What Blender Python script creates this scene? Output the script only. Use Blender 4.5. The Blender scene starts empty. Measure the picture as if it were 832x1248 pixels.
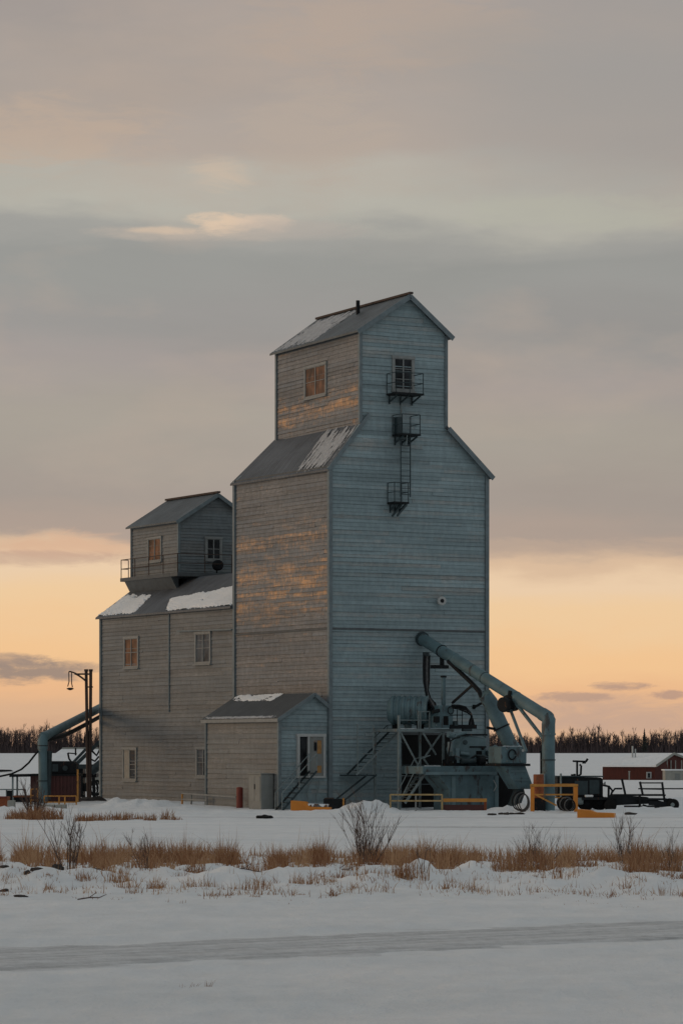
import bpy, math, random
import numpy as np
from mathutils import Vector, Matrix, noise
random.seed(7)
S = bpy.context.scene
COL = S.collection
R = math.radians
# ------------------------------------------------------------------ camera geometry
F, CXP, HY, H = 3940.0, 416.0, 915.0, 2.6
OX, OY = -0.56, 157.6                       # near corner of the tall elevator
TH = math.atan2(.4905, .8714)
CT, ST = math.cos(TH), math.sin(TH)
def s2w(p): return Vector((OX+CT*p[0]-ST*p[1], OY+ST*p[0]+CT*p[1], p[2]))
def w2s(p):
    x, y = p[0]-OX, p[1]-OY
    return Vector((CT*x+ST*y, -ST*x+CT*y, p[2]))
def onv(px, v):                             # site u of a column on the plane v
    k = (px-CXP)/F
    return (k*(OY+CT*v) - (OX-ST*v)) / (CT - k*ST)
def onu(px, u):                             # site v of a column on the plane u
    k = (px-CXP)/F
    return (k*(OY+ST*u) - (OX+CT*u)) / (-ST - k*CT)
def zat(u, v, py): return H + (HY-py)/F*(OY+ST*u+CT*v)
def FV(px, py, v):
    u = onv(px, v); return Vector((u, v, zat(u, v, py)))
def FU(px, py, u):
    v = onu(px, u); return Vector((u, v, zat(u, v, py)))
def WP(px, py, Y): return Vector(((px-CXP)/F*Y, Y, H+(HY-py)/F*Y))

def nz(x, y, z=0.): return noise.noise(Vector((x, y, z)))
def sm(a, b, x):
    t = min(1, max(0, (x-a)/(b-a))); return t*t*(3-2*t)

# ------------------------------------------------------------------ terrain
PROF = [(-300, 0), (108, 0), (124, -.25), (158, -.25), (168, -.08), (182, -.05), (250, -.6), (420, -1.75), (600, -2.9), (1000, -1.4), (1400, 1.5), (1800, 2.2), (4000, 2.4)]
def prof(y):
    for (a, za), (b, zb) in zip(PROF, PROF[1:]):
        if y <= b:
            return za + (zb-za)*(y-a)/(b-a)
    return PROF[-1][1]
def pile(px, Y, w, h, d=1.6): return ((px-CXP)/F*Y, Y, w, d, h)
PILES = [pile(145, 160, 1.2, .28), pile(185, 159, 1.9, .42), pile(215, 155, 1.6, .18), pile(428, 150, 1.0, .26), pile(445, 149, .7, .3), pile(464, 149.5, .8, .42), pile(410, 147, 1.2, .1),
         pile(375, 148, 2.2, .07), pile(300, 150, 2.4, .06), pile(560, 147.5, 2.2, .06), pile(632, 151.5, 1., .28), pile(650, 150, 1.0, .14), pile(604, 151, .7, .14), pile(690, 147, 2.2, .06), pile(590, 148, 2, .06),
         pile(812, 150, 4, .2), pile(60, 150, 3, .2), pile(10, 152, 3, .2),
         pile(30, 63.5, 1.0, .24, 1.3), pile(62, 62.0, .5, .12, .8), pile(115, 63, .9, .14, 1.), pile(575, 63, .55, .24, .9), pile(508, 62.6, .5, .36, .9), pile(280, 63, .7, .2, 1.), pile(455, 61.5, .9, .16, 1.),
         pile(640, 61.5, 1.2, .13, 1.), pile(200, 64, .5, .16, .8), pile(345, 63.5, .45, .18, .8), pile(395, 64, .6, .22, .8), pile(238, 62, .5, .12, .7), pile(725, 62.5, .5, .16, .8), pile(790, 61.5, .6, .14, .8), pile(670, 63.5, .4, .15, .7), pile(8, 66, .7, .16, .9), pile(750, 63, 1., .16, 1.), pile(700, 64, .4, .2, .8)]
def road_d(x, y):
    # distance across the ploughed road (metres, signed)
    return (y - (43.6+.744*x)) * math.cos(math.atan(.744))
def track_d(x, y): return (y - (112.5 - .30*x)) * .958
def gz(x, y, fine=True):
    z = prof(y)
    if -40 < x < 60 and 20 < y < 200:
        for (a, b, w, d, h) in PILES:
            q = ((x-a)/w)**2 + ((y-b)/d)**2
            if q < 6: z += h*math.exp(-q*1.2)*(1+.5*nz(x*2.1, y*2.1, 3)+.35*nz(x*5, y*5, 6))
        rd = sm(2.2, 5.5, abs(road_d(x, y)))
        td = sm(2.0, 5., abs(track_d(x, y)))
        k = min(rd, td)
        bank = math.exp(-((y-67)/6.5)**2)
        z += .15*bank*(1+.5*nz(x*.35, y*.35, 9))*k
        if fine:
            amp = (.025 + .10*bank + .05*math.exp(-((y-149)/6)**2))*k
            z += amp*(nz(x*.9, y*.7, 1)*.9+nz(x*2.7, y*2.0, 5)*.6+nz(x*6.1, y*4.3, 8)*.25)
        z += (.05*nz(x*.12, y*.12, 4)+.045*nz(x*.4, y*.3, 12)*sm(70, 50, y))*k
        z -= .02*(1-rd)
        # windrow at the road edges
        z += .05*math.exp(-((abs(road_d(x, y))-3.1)/.5)**2)*(1+nz(x*1.3, y*1.3, 7))
    elif y > 200:
        z += .12*nz(x*.01, y*.01, 2)*sm(200, 400, y)
    return z
def gsite(u, v):
    p = s2w((u, v, 0)); return gz(p.x, p.y)

# ------------------------------------------------------------------ materials
def newmat(name):
    m = bpy.data.materials.new(name); m.use_nodes = True
    n = m.node_tree.nodes; l = m.node_tree.links
    return m, n, l, n['Principled BSDF']
def ramp(n, stops, interp='LINEAR'):
    r = n.new('ShaderNodeValToRGB'); r.color_ramp.interpolation = interp
    e = r.color_ramp.elements
    while len(e) > len(stops): e.remove(e[-1])
    while len(e) < len(stops): e.new(1)
    for el, (p, c) in zip(e, stops):
        el.position = p; el.color = (c, c, c, 1) if isinstance(c, (int, float)) else (*c[:3], 1)
    return r
def nmap(n, l, scale, src='Object', loc=(0, 0, 0)):
    tc = n.new('ShaderNodeTexCoord'); mp = n.new('ShaderNodeMapping')
    mp.inputs['Scale'].default_value = scale; mp.inputs['Location'].default_value = loc
    l.new(tc.outputs[src], mp.inputs[0]); return mp.outputs[0]
def ntex(n, l, vec, scale=1., detail=4, rough=.55):
    t = n.new('ShaderNodeTexNoise'); t.inputs['Scale'].default_value = scale
    t.inputs['Detail'].default_value = detail; t.inputs['Roughness'].default_value = rough
    l.new(vec, t.inputs['Vector']); return t.outputs['Fac']
def mixc(n, l, fac, a, b, mode='MIX'):
    m = n.new('ShaderNodeMix'); m.data_type = 'RGBA'; m.blend_type = mode
    for s, v in ((m.inputs[0], fac), (m.inputs[6], a), (m.inputs[7], b)):
        if hasattr(v, 'links'): l.new(v, s)
        elif isinstance(v, (int, float)): s.default_value = v if s.type == 'VALUE' else (v, v, v, 1)
        else: s.default_value = (*v[:3], 1)
    return m.outputs[2]
def mth(n, l, op, a, b=None, c=None, clamp=False):
    m = n.new('ShaderNodeMath'); m.operation = op; m.use_clamp = clamp
    for s, v in zip(m.inputs, (a, b, c)):
        if v is None: continue
        if hasattr(v, 'links'): l.new(v, s)
        else: s.default_value = v
    return m.outputs[0]
def bump(n, l, b, h, dist=.01, strength=1.):
    bp = n.new('ShaderNodeBump'); bp.inputs['Distance'].default_value = dist; bp.inputs['Strength'].default_value = strength
    l.new(h, bp.inputs['Height']); l.new(bp.outputs[0], b.inputs['Normal'])

def mat_siding(name, paint, wood, wear, glint=0., mott=.7, glint_z=10., glint_w=4.):
    m, n, l, b = newmat(name)
    at = n.new('ShaderNodeAttribute'); at.attribute_name = 'tint'
    sp = n.new('ShaderNodeSeparateColor'); l.new(at.outputs['Color'], sp.inputs[0])
    r, g = sp.outputs[0], sp.outputs[1]
    v1 = nmap(n, l, (1.3, 1.3, 9)); v2 = nmap(n, l, (3.1, 3.1, 1.7)); v3 = nmap(n, l, (3, 3, 45))
    big = ntex(n, l, nmap(n, l, (.22, .22, .3)), 1, 3)
    a = ntex(n, l, v1, 1, 6, .65); st = ntex(n, l, v2, 1, 4, .6); gr = ntex(n, l, v3, 1, 3, .6)
    # wear mask: boards differ, streaks run along the boards, drips run down
    w = mth(n, l, 'ADD', mth(n, l, 'MULTIPLY', a, .55), mth(n, l, 'MULTIPLY', g, .3))
    w = mth(n, l, 'ADD', w, mth(n, l, 'MULTIPLY', st, .25)); w = mth(n, l, 'ADD', w, .05)
    w = mth(n, l, 'ADD', w, mth(n, l, 'MULTIPLY', big, .4))
    w = mth(n, l, 'ADD', w, wear-.8)
    wm = ramp(n, [(.38, 0), (.62, 1)]); l.new(w, wm.inputs[0])
    wv = ramp(n, [(.25, [c*.62 for c in wood]), (.7, [c*1.3 for c in wood])]); l.new(gr, wv.inputs[0])
    c = mixc(n, l, wm.outputs[0], paint, wv.outputs[0])
    if glint > 0:
        # golden sun glints painted into the board colour, banded by height
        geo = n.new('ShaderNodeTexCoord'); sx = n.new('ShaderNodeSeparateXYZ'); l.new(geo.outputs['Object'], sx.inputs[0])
        dz = mth(n, l, 'DIVIDE', mth(n, l, 'SUBTRACT', sx.outputs[2], glint_z), glint_w)
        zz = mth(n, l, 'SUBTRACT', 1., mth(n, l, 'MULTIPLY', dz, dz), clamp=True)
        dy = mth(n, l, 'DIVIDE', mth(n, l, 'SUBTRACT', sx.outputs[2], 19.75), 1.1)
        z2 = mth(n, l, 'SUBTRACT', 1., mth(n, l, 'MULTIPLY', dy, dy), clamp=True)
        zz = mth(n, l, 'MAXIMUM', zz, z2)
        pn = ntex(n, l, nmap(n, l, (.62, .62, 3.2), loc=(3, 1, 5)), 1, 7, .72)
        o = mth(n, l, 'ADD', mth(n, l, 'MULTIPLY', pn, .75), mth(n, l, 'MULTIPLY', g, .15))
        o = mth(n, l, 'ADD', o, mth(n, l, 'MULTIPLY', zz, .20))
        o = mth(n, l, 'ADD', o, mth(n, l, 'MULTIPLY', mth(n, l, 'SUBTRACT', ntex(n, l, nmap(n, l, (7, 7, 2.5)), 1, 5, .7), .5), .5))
        om = ramp(n, [(.57, 0), (.67, glint*.35), (.78, glint)]); l.new(o, om.inputs[0])
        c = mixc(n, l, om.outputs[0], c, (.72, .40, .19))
    br = n.new('ShaderNodeMapRange'); br.inputs[3].default_value = .84; br.inputs[4].default_value = 1.13; l.new(r, br.inputs[0])
    c = mixc(n, l, 1., c, br.outputs[0], 'MULTIPLY')
    lb_ = ntex(n, l, nmap(n, l, (.16, .16, 3.2), loc=(9, 4, 2)), 1, 5, .65); sd = ramp(n, [(.32, .84), (.66, 1.13)]); l.new(lb_, sd.inputs[0])
    c = mixc(n, l, .85, c, sd.outputs[0], 'MULTIPLY')
    mo = ntex(n, l, nmap(n, l, (4.2, 4.2, 2.1), loc=(1, 8, 3)), 1, 6, .7); mo_ = ramp(n, [(.34, .80), (.5, 1.0), (.66, 1.2)]); l.new(mo, mo_.inputs[0])
    c = mixc(n, l, mott, c, mo_.outputs[0], 'MULTIPLY')
    bg = ramp(n, [(.35, .84), (.68, 1.1)]); l.new(big, bg.inputs[0])
    c = mixc(n, l, .8, c, bg.outputs[0], 'MULTIPLY')
    l.new(c, b.inputs['Base Color']); b.inputs['Roughness'].default_value = .62
    bump(n, l, b, gr, .006)
    return m
def mat_simple(name, col, rough=.6, metal=0., var=.25, sc=2., bumpd=.003, rust=0., rustcol=(.16, .06, .025), stretch=(1, 1, 1)):
    m, n, l, b = newmat(name)
    v = nmap(n, l, tuple(sc*s for s in stretch)); t = ntex(n, l, v, 1, 6, .6)
    r = ramp(n, [(.25, [c*(1-var) for c in col]), (.75, [min(1, c*(1+var)) for c in col])]); l.new(t, r.inputs[0])
    c = r.outputs[0]
    if rust > 0:
        t2 = ntex(n, l, nmap(n, l, (sc*1.7, sc*1.7, sc*.6), loc=(4, 2, 1)), 1, 7, .7)
        rr = ramp(n, [(.66-rust*.3, 0), (.72-rust*.25, 1)]); l.new(t2, rr.inputs[0])
        c = mixc(n, l, rr.outputs[0], c, rustcol)
    l.new(c, b.inputs['Base Color'])
    b.inputs['Roughness'].default_value = rough; b.inputs['Metallic'].default_value = metal
    if max(col) < .03: b.inputs['Specular IOR Level'].default_value = .15
    if bumpd: bump(n, l, b, t, bumpd)
    return m
def mat_roof(name, col, axis=1, pitch=.45, snow=.0):
    m, n, l, b = newmat(name)
    tc = n.new('ShaderNodeTexCoord'); sx = n.new('ShaderNodeSeparateXYZ'); l.new(tc.outputs['Object'], sx.inputs[0])
    t = ntex(n, l, nmap(n, l, (.6, .6, .6)), 1, 5, .65)
    st = ntex(n, l, nmap(n, l, (.5, 6, .5) if axis == 1 else (6, .5, .5)), 1, 4, .6)
    r = ramp(n, [(.3, [c*.7 for c in col]), (.7, [c*1.3 for c in col])]); l.new(t, r.inputs[0])
    s2 = ramp(n, [(.35, .75), (.65, 1.15)]); l.new(st, s2.inputs[0])
    c = mixc(n, l, 1., r.outputs[0], s2.outputs[0], 'MULTIPLY')
    # thin frost held in the sheet seams
    f2 = ntex(n, l, nmap(n, l, (.4, 9, .4) if axis == 1 else (9, .4, .4), loc=(7, 3, 2)), 1, 5, .7)
    fr = ramp(n, [(.66, 0), (.8, .3)]); l.new(f2, fr.inputs[0])
    c = mixc(n, l, fr.outputs[0], c, (.55, .57, .6))
    l.new(c, b.inputs['Base Color']); b.inputs['Roughness'].default_value = .55
    sn = mth(n, l, 'SINE', mth(n, l, 'MULTIPLY', sx.outputs[axis], 6.2832/pitch))
    pw = mth(n, l, 'POWER', mth(n, l, 'ABSOLUTE', sn), 6.)
    bump(n, l, b, pw, .02)
    return m
def mat_snow(name, kind='field'):
    m, n, l, b = newmat(name)
    src = 'Object'
    v = nmap(n, l, (1, 1, 1))
    big = ntex(n, l, nmap(n, l, (.12, .25, .2)), 1, 4)
    mid = ntex(n, l, nmap(n, l, (1.5, .75, 1)), 1, 6, .62)
    fine = ntex(n, l, nmap(n, l, (14, 14, 14)), 1, 6, .7)
    r = ramp(n, [(.3, (.80, .83, .84)), (.7, (.91, .915, .91))]); l.new(big, r.inputs[0])
    c = r.outputs[0]
    sd = ramp(n, [(.32, .93), (.62, 1.05)]); l.new(mid, sd.inputs[0])
    c = mixc(n, l, .7, c, sd.outputs[0], 'MULTIPLY')
    l.new(c, b.inputs['Base Color']); b.inputs['Roughness'].default_value = .75
    h = mth(n, l, 'ADD', mth(n, l, 'MULTIPLY', mid, 1.), mth(n, l, 'MULTIPLY', fine, .25))
    bump(n, l, b, h, .17)
    return m
def mat_road(name):
    m, n, l, b = newmat(name)
    at = n.new('ShaderNodeAttribute'); at.attribute_name = 'tint'
    sp = n.new('ShaderNodeSeparateColor'); l.new(at.outputs['Color'], sp.inputs[0])
    # wheel wear: red = across-road wear, stretched noise along the road (object x runs along it)
    a = ntex(n, l, nmap(n, l, (1.3, 2.4, 1)), 1, 7, .75)
    d = ntex(n, l, nmap(n, l, (6, 5, 9)), 1, 6, .8)
    w = mth(n, l, 'ADD', mth(n, l, 'MULTIPLY', a, .5), mth(n, l, 'MULTIPLY', d, .5))
    w = mth(n, l, 'ADD', w, mth(n, l, 'MULTIPLY', mth(n, l, 'SUBTRACT', sp.outputs[0], .60), .46))
    r = ramp(n, [(.36, (.80, .81, .815)), (.50, (.64, .65, .65)), (.60, (.54, .545, .545)), (.74, (.32, .325, .33))]); l.new(w, r.inputs[0])
    l.new(r.outputs[0], b.inputs['Base Color']); b.inputs['Roughness'].default_value = .7
    bump(n, l, b, w, .12)
    return m
def mat_var(name, c1, c2, rough=.8):
    m, n, l, b = newmat(name)
    at = n.new('ShaderNodeAttribute'); at.attribute_name = 'tint'
    sp = n.new('ShaderNodeSeparateColor'); l.new(at.outputs['Color'], sp.inputs[0])
    l.new(mixc(n, l, sp.outputs[0], c1, c2), b.inputs['Base Color']); b.inputs['Roughness'].default_value = rough
    return m
def mat_glass(name, col=(.02, .022, .025), rough=.08):
    m, n, l, b = newmat(name)
    b.inputs['Base Color'].default_value = (*col, 1); b.inputs['Roughness'].default_value = rough
    b.inputs['Specular IOR Level'].default_value = .15
    t = ntex(n, l, nmap(n, l, (2.2, 2.2, 1.3)), 1, 4)
    gr_ = ramp(n, [(.35, [c*.3 for c in col]), (.62, [c*1.5 for c in col])]); l.new(t, gr_.inputs[0]); l.new(gr_.outputs[0], b.inputs['Base Color'])
    bump(n, l, b, t, .01)
    return m

BLUE = (.235, .31, .332)  # cool light on the gable ends is mixed into this paint colour
TAUPE = (.192, .187, .184)  # worn wood, with the warm light on the left walls mixed in
M = dict(
    front=mat_siding('blue_grey_cool_lit_siding', BLUE, (.30, .31, .30), .36),
    side=mat_siding('weathered_warm_lit_boards', (.195, .21, .225), TAUPE, .6, .9, 1., 11.4, 3.0),
    side2=mat_siding('grey_side_boards', (.16, .175, .183), (.165, .168, .165), .5),
    shed=mat_siding('pale_grey_boards', (.18, .19, .19), (.195, .192, .182), .5),
    annexfront=mat_siding('slate_grey_siding', (.16, .185, .195), (.19, .19, .185), .4),
    trim=mat_simple('painted_trim', (.14, .175, .19), .6, 0, .25, 3, .002, .1, (.12, .1, .08)),
    trimdark=mat_simple('dark_trim', (.075, .085, .09), .65, 0, .3, 3),
    casing=mat_simple('window_casing_paint', (.22, .23, .225), .6, 0, .2, 4),
    roof=mat_roof('dark_sheet_roof', (.09, .100, .112)),
    roofb=mat_roof('slate_sheet_roof', (.085, .102, .112)),
    roofc=mat_roof('dark_shed_roof', (.055, .062, .066)),
    frost=mat_simple('thin_refrozen_snow', (.40, .41, .42), .7, 0, .3, 5, .004),
    glass=mat_glass('window_glass'),
    glassw=mat_glass('amber_sunset_curtain_glass', (.15, .068, .035), .3),  # curtain amber and reflected sunset put into the pane colour
    glassg=mat_glass('blue_grey_glass', (.055, .07, .085), .35),  # mottled blue-grey pane colour
    paleyellow=mat_simple('worn_pale_yellow_paint', (.40, .28, .12), .6, 0, .3, 5, .002, .35, (.14, .08, .05)),
    curtain=mat_simple('curtain_cloth', (.3, .28, .24), .9, 0, .2, 6),
    snow=mat_snow('snow'),
    road=mat_road('packed_snow_road'),
    teal=mat_simple('teal_machine_paint', (.088, .15, .17), .6, 0, .35, 1.6, .004, .35, (.045, .04, .038)),
    pipe=mat_simple('teal_pipe_paint', (.085, .15, .17), .62, 0, .3, 1.1, .004, .25, (.05, .055, .055)),
    pale=mat_simple('pale_machine_paint', (.13, .2, .22), .5, 0, .2, 2, .003, .1),
    steel=mat_simple('grey_green_steel', (.19, .235, .24), .5, .2, .3, 4, .002, .25),
    dark=mat_simple('blackened_steel', (.012, .014, .016), .6, 0, .4, 3, .003, .12),
    darkteal=mat_simple('dark_teal_steel', (.022, .04, .046), .6, 0, .4, 3),
    yellow=mat_simple('safety_yellow_paint', (.50, .22, .035), .5, 0, .25, 3, .002, .3, (.15, .07, .03)),
    notice=mat_simple('faded_ochre_board', (.32, .17, .06), .7, 0, .4, 5),
    orange=mat_simple('orange_yellow_paint', (.62, .21, .015), .45, 0, .15, 2, .002, .08),
    rust=mat_simple('rusty_orange_steel', (.25, .065, .02), .7, 0, .35, 3, .004, .3),
    red=mat_simple('dark_red_sheet', (.06, .012, .01), .6, 0, .3, 2, .003, .1),
    redbarn=mat_simple('red_barn_boards', (.075, .014, .008), .8, 0, .3, 1.2, .004, stretch=(3, 3, .6)),
    redpost=mat_simple('faded_red_post_paint', (.17, .028, .018), .6, 0, .2, 3),
    grey=mat_simple('grey_cabinet_paint', (.2, .21, .2), .5, 0, .15, 2, .002, .12),
    palewall=mat_simple('pale_concrete', (.3, .3, .27), .8, 0, .2, 1.5),
    rubber=mat_simple('black_rubber', (.01, .01, .01), .75, 0, .3, 4, .004),
    hose=mat_simple('worn_grey_hose', (.09, .09, .09), .6, 0, .4, 6, .002),
    wood=mat_simple('weathered_pole_wood', (.055, .034, .026), .8, 0, .35, 2, .004, stretch=(5, 5, .5)),
    white=mat_simple('off_white_paint', (.40, .41, .40), .5, 0, .12, 3),
    dirt=mat_simple('frozen_dark_soil', (.035, .028, .025), .9, 0, .5, 3, .03),
    grass=mat_var('dead_grass', (.22, .085, .032), (.50, .30, .16)),
    twig=mat_var('bare_twigs', (.045, .032, .03), (.13, .075, .055)),
    farwood=mat_var('far_woodland_twigs', (.03, .022, .024), (.10, .068, .066)),
    conifer=mat_var('far_conifer_needles', (.022, .024, .022), (.05, .048, .042)),
)

# ------------------------------------------------------------------ mesh builder
class MB:
    def __init__(s): s.v = []; s.f = []; s.t = []; s.smooth = []
    def add(s, vs, fs, tint=None, smooth=False):
        b = len(s.v); s.v += [tuple(p) for p in vs]; s.f += [tuple(i+b for i in f) for f in fs]
        s.t += [tint or (.5, .5, 0)]*len(vs); s.smooth += [smooth]*len(fs); return s
    def box(s, lo, hi, tint=None):
        (a, b, c), (d, e, f) = lo, hi
        a, d = min(a, d), max(a, d); b, e = min(b, e), max(b, e); c, f = min(c, f), max(c, f)
        return s.add([(a,b,c),(d,b,c),(d,e,c),(a,e,c),(a,b,f),(d,b,f),(d,e,f),(a,e,f)],
              [(0,3,2,1),(4,5,6,7),(0,1,5,4),(1,2,6,5),(2,3,7,6),(3,0,4,7)], tint)
    def bar(s, p, q, w=.05, h=None, up=(0, 0, 1)):
        p, q = Vector(p), Vector(q); h = h or w; d = (q-p).normalized(); up = Vector(up)
        if abs(d.dot(up)) > .99: up = Vector((0, 1, 0))
        x = d.cross(up).normalized()*(w/2); y = x.cross(d).normalized()*(h/2)
        vs = [p-x-y, p+x-y, p+x+y, p-x+y, q-x-y, q+x-y, q+x+y, q-x+y]
        return s.add(vs, [(3,2,1,0),(4,5,6,7),(0,1,5,4),(1,2,6,5),(2,3,7,6),(3,0,4,7)])
    def tube(s, pts, r, n=10, cap=True, tint=None):
        pts = [Vector(p) for p in pts]; rs = r if isinstance(r, (list, tuple)) else [r]*len(pts)
        vs = []; fs = []; prev = None
        for i, p in enumerate(pts):
            d = (pts[min(i+1, len(pts)-1)]-pts[max(i-1, 0)]).normalized()
            if prev is None:
                a = d.cross(Vector((0, 0, 1)) if abs(d.z) < .9 else Vector((1, 0, 0))).normalized()
            else:
                a = (prev - d*prev.dot(d)).normalized()
            prev = a; b = d.cross(a)
            for k in range(n):
                t = 2*math.pi*k/n; vs.append(p+a*math.cos(t)*rs[i]+b*math.sin(t)*rs[i])
        for i in range(len(pts)-1):
            for k in range(n):
                j = (k+1) % n; fs.append((i*n+k, i*n+j, (i+1)*n+j, (i+1)*n+k))
        s.add(vs, fs, tint, n > 6)
        if cap:
            m = len(pts)-1
            s.add(vs[:n], [tuple(range(n))[::-1]], tint); s.add(vs[m*n:], [tuple(range(n))], tint)
        return s
    def lathe(s, p, axis, prof_, n=20, tint=None):    # prof_: (distance along, radius)
        p = Vector(p); d = Vector(axis).normalized()
        a = d.cross(Vector((0, 0, 1)) if abs(d.z) < .9 else Vector((1, 0, 0))).normalized(); b = d.cross(a)
        vs = []; fs = []
        for (t, r) in prof_:
            for k in range(n):
                w = 2*math.pi*k/n; vs.append(p+d*t+(a*math.cos(w)+b*math.sin(w))*max(r, .001))
        for i in range(len(prof_)-1):
            for k in range(n):
                j = (k+1) % n; fs.append((i*n+k, i*n+j, (i+1)*n+j, (i+1)*n+k))
        fs.append(tuple(range(n))[::-1]); fs.append(tuple((len(prof_)-1)*n+k for k in range(n)))
        return s.add(vs, fs, tint)
    def prism(s, poly, off):       # poly: 3D points, extruded by off
        off = Vector(off); n = len(poly); vs = [Vector(p) for p in poly]+[Vector(p)+off for p in poly]
        fs = [tuple(range(n))[::-1], tuple(range(n, 2*n))]+[(i, (i+1) % n, (i+1) % n+n, i+n) for i in range(n)]
        return s.add(vs, fs)
    def slab(s, quad, th):         # 3D quad (counter-clockwise from above) thickened downwards
        n = len(quad); vs = [Vector(p) for p in quad]+[Vector(p)-Vector((0, 0, th)) for p in quad]
        fs = [tuple(range(n)), tuple(range(n, 2*n))[::-1]]+[(i, i+n, (i+1) % n+n, (i+1) % n) for i in range(n)]
        return s.add(vs, fs)
BASE = {}
def link(o, parent=None):
    COL.objects.link(o)
    if parent: o.parent = parent
def tag(o, label=None, cat=None, group=None, kind=None):
    for k, v in (('label', label), ('category', cat), ('group', group), ('kind', kind)):
        if v: o[k] = v
    return o
def make(name, mb, mat, parent=None, base=None, frame='site', bevel=0., split=False):
    if parent is not None: b = BASE[parent.name]
    else: b = Vector(base)
    me = bpy.data.meshes.new(name)
    vs = [(Vector(p)-b) for p in mb.v]
    me.from_pydata([tuple(p) for p in vs], [], mb.f)
    at = me.color_attributes.new('tint', 'FLOAT_COLOR', 'POINT')
    at.data.foreach_set('color', np.array([(t[0], t[1], t[2], 1) for t in mb.t], dtype=np.float32).ravel())
    me.polygons.foreach_set('use_smooth', mb.smooth)
    me.materials.append(M[mat] if isinstance(mat, str) else mat)
    me.update()
    if bevel:
        import bmesh
        bm = bmesh.new(); bm.from_mesh(me)
        bmesh.ops.remove_doubles(bm, verts=bm.verts, dist=.0005)
        bmesh.ops.recalc_face_normals(bm, faces=bm.faces)
        es = [e for e in bm.edges if e.is_manifold and e.calc_face_angle(0) > .6]
        bmesh.ops.bevel(bm, geom=es, offset=bevel, segments=2, affect='EDGES', profile=.5, clamp_overlap=True)
        bm.to_mesh(me); bm.free()
    o = bpy.data.objects.new(name, me); link(o, parent); BASE[o.name] = b
    if parent is None:
        if frame == 'site': o.location = s2w(b); o.rotation_euler = (0, 0, TH)
        else: o.location = b
    return o
def thing(name, label, cat, base, group=None, frame='site'):
    o = bpy.data.objects.new(name, None); link(o); o.empty_display_size = .3
    b = Vector(base); BASE[o.name] = b
    if frame == 'site': o.location = s2w(b); o.rotation_euler = (0, 0, TH)
    else: o.location = b
    return tag(o, label, cat, group)

# ------------------------------------------------------------------ clapboard walls
def siding(parent, name, mat, A, B, poly, out, bh=.19, seed=1, zmin=-1):
    """A, B: plan points (u,v); poly: convex outline in (s,z); out: outward normal."""
    rnd = random.Random(seed)
    A = Vector((A[0], A[1], 0)); B = Vector((B[0], B[1], 0)); d = (B-A).normalized(); out = Vector((*out, 0))
    mb = MB()
    # backing
    bk = [A+d*s+Vector((0, 0, z)) for s, z in poly]
    mb.prism([p-out*.02 for p in bk], -out*.12)
    def span(z):
        xs = []
        n = len(poly)
        for i in range(n):
            (s0, z0), (s1, z1) = poly[i], poly[(i+1) % n]
            if (z0-z)*(z1-z) <= 0 and abs(z1-z0) > 1e-6: xs.append(s0+(s1-s0)*(z-z0)/(z1-z0))
        return (min(xs), max(xs)) if len(xs) > 1 else None
    z0 = min(p[1] for p in poly); z1 = max(p[1] for p in poly)
    z = z0
    while z < z1-.03:
        h = bh*rnd.uniform(.9, 1.1); zt = min(z+h, z1-.001)
        a, b = span(z+.002), span(zt-.002)
        if a and b:
            lo, hi = min(a[0], b[0]), max(a[1], b[1])
            x = lo; cuts = [lo]
            off = rnd.uniform(1.5, 6.5)
            while x+off < hi-.4: x += off; cuts.append(x); off = rnd.uniform(4.2, 7.3)
            cuts.append(hi)
            for c0, c1 in zip(cuts, cuts[1:]):
                t = (min(1, max(0, rnd.gauss(.5, .2))), rnd.random(), 0)
                dz0, dz1 = rnd.gauss(0, .009), rnd.gauss(0, .009)
                pr = rnd.uniform(.018, .05)
                g = .003
                def X(s, zz, zr, o):
                    s = min(max(s, zr[0]), zr[1]); return A+d*s+Vector((0, 0, zz))+out*o
                p = [X(c0+g, z+dz0, a, pr), X(c1-g, z+dz1, a, pr), X(c1-g, zt+dz1, b, .004), X(c0+g, zt+dz0, b, .004),
                     X(c0+g, z+dz0, a, -.01), X(c1-g, z+dz1, a, -.01)]
                mb.add(p, [(0, 1, 2, 3), (4, 5, 1, 0), (0, 3, 4), (1, 5, 2)], t)
        z = zt
    o = make(name, mb, mat, parent)
    return o

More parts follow.
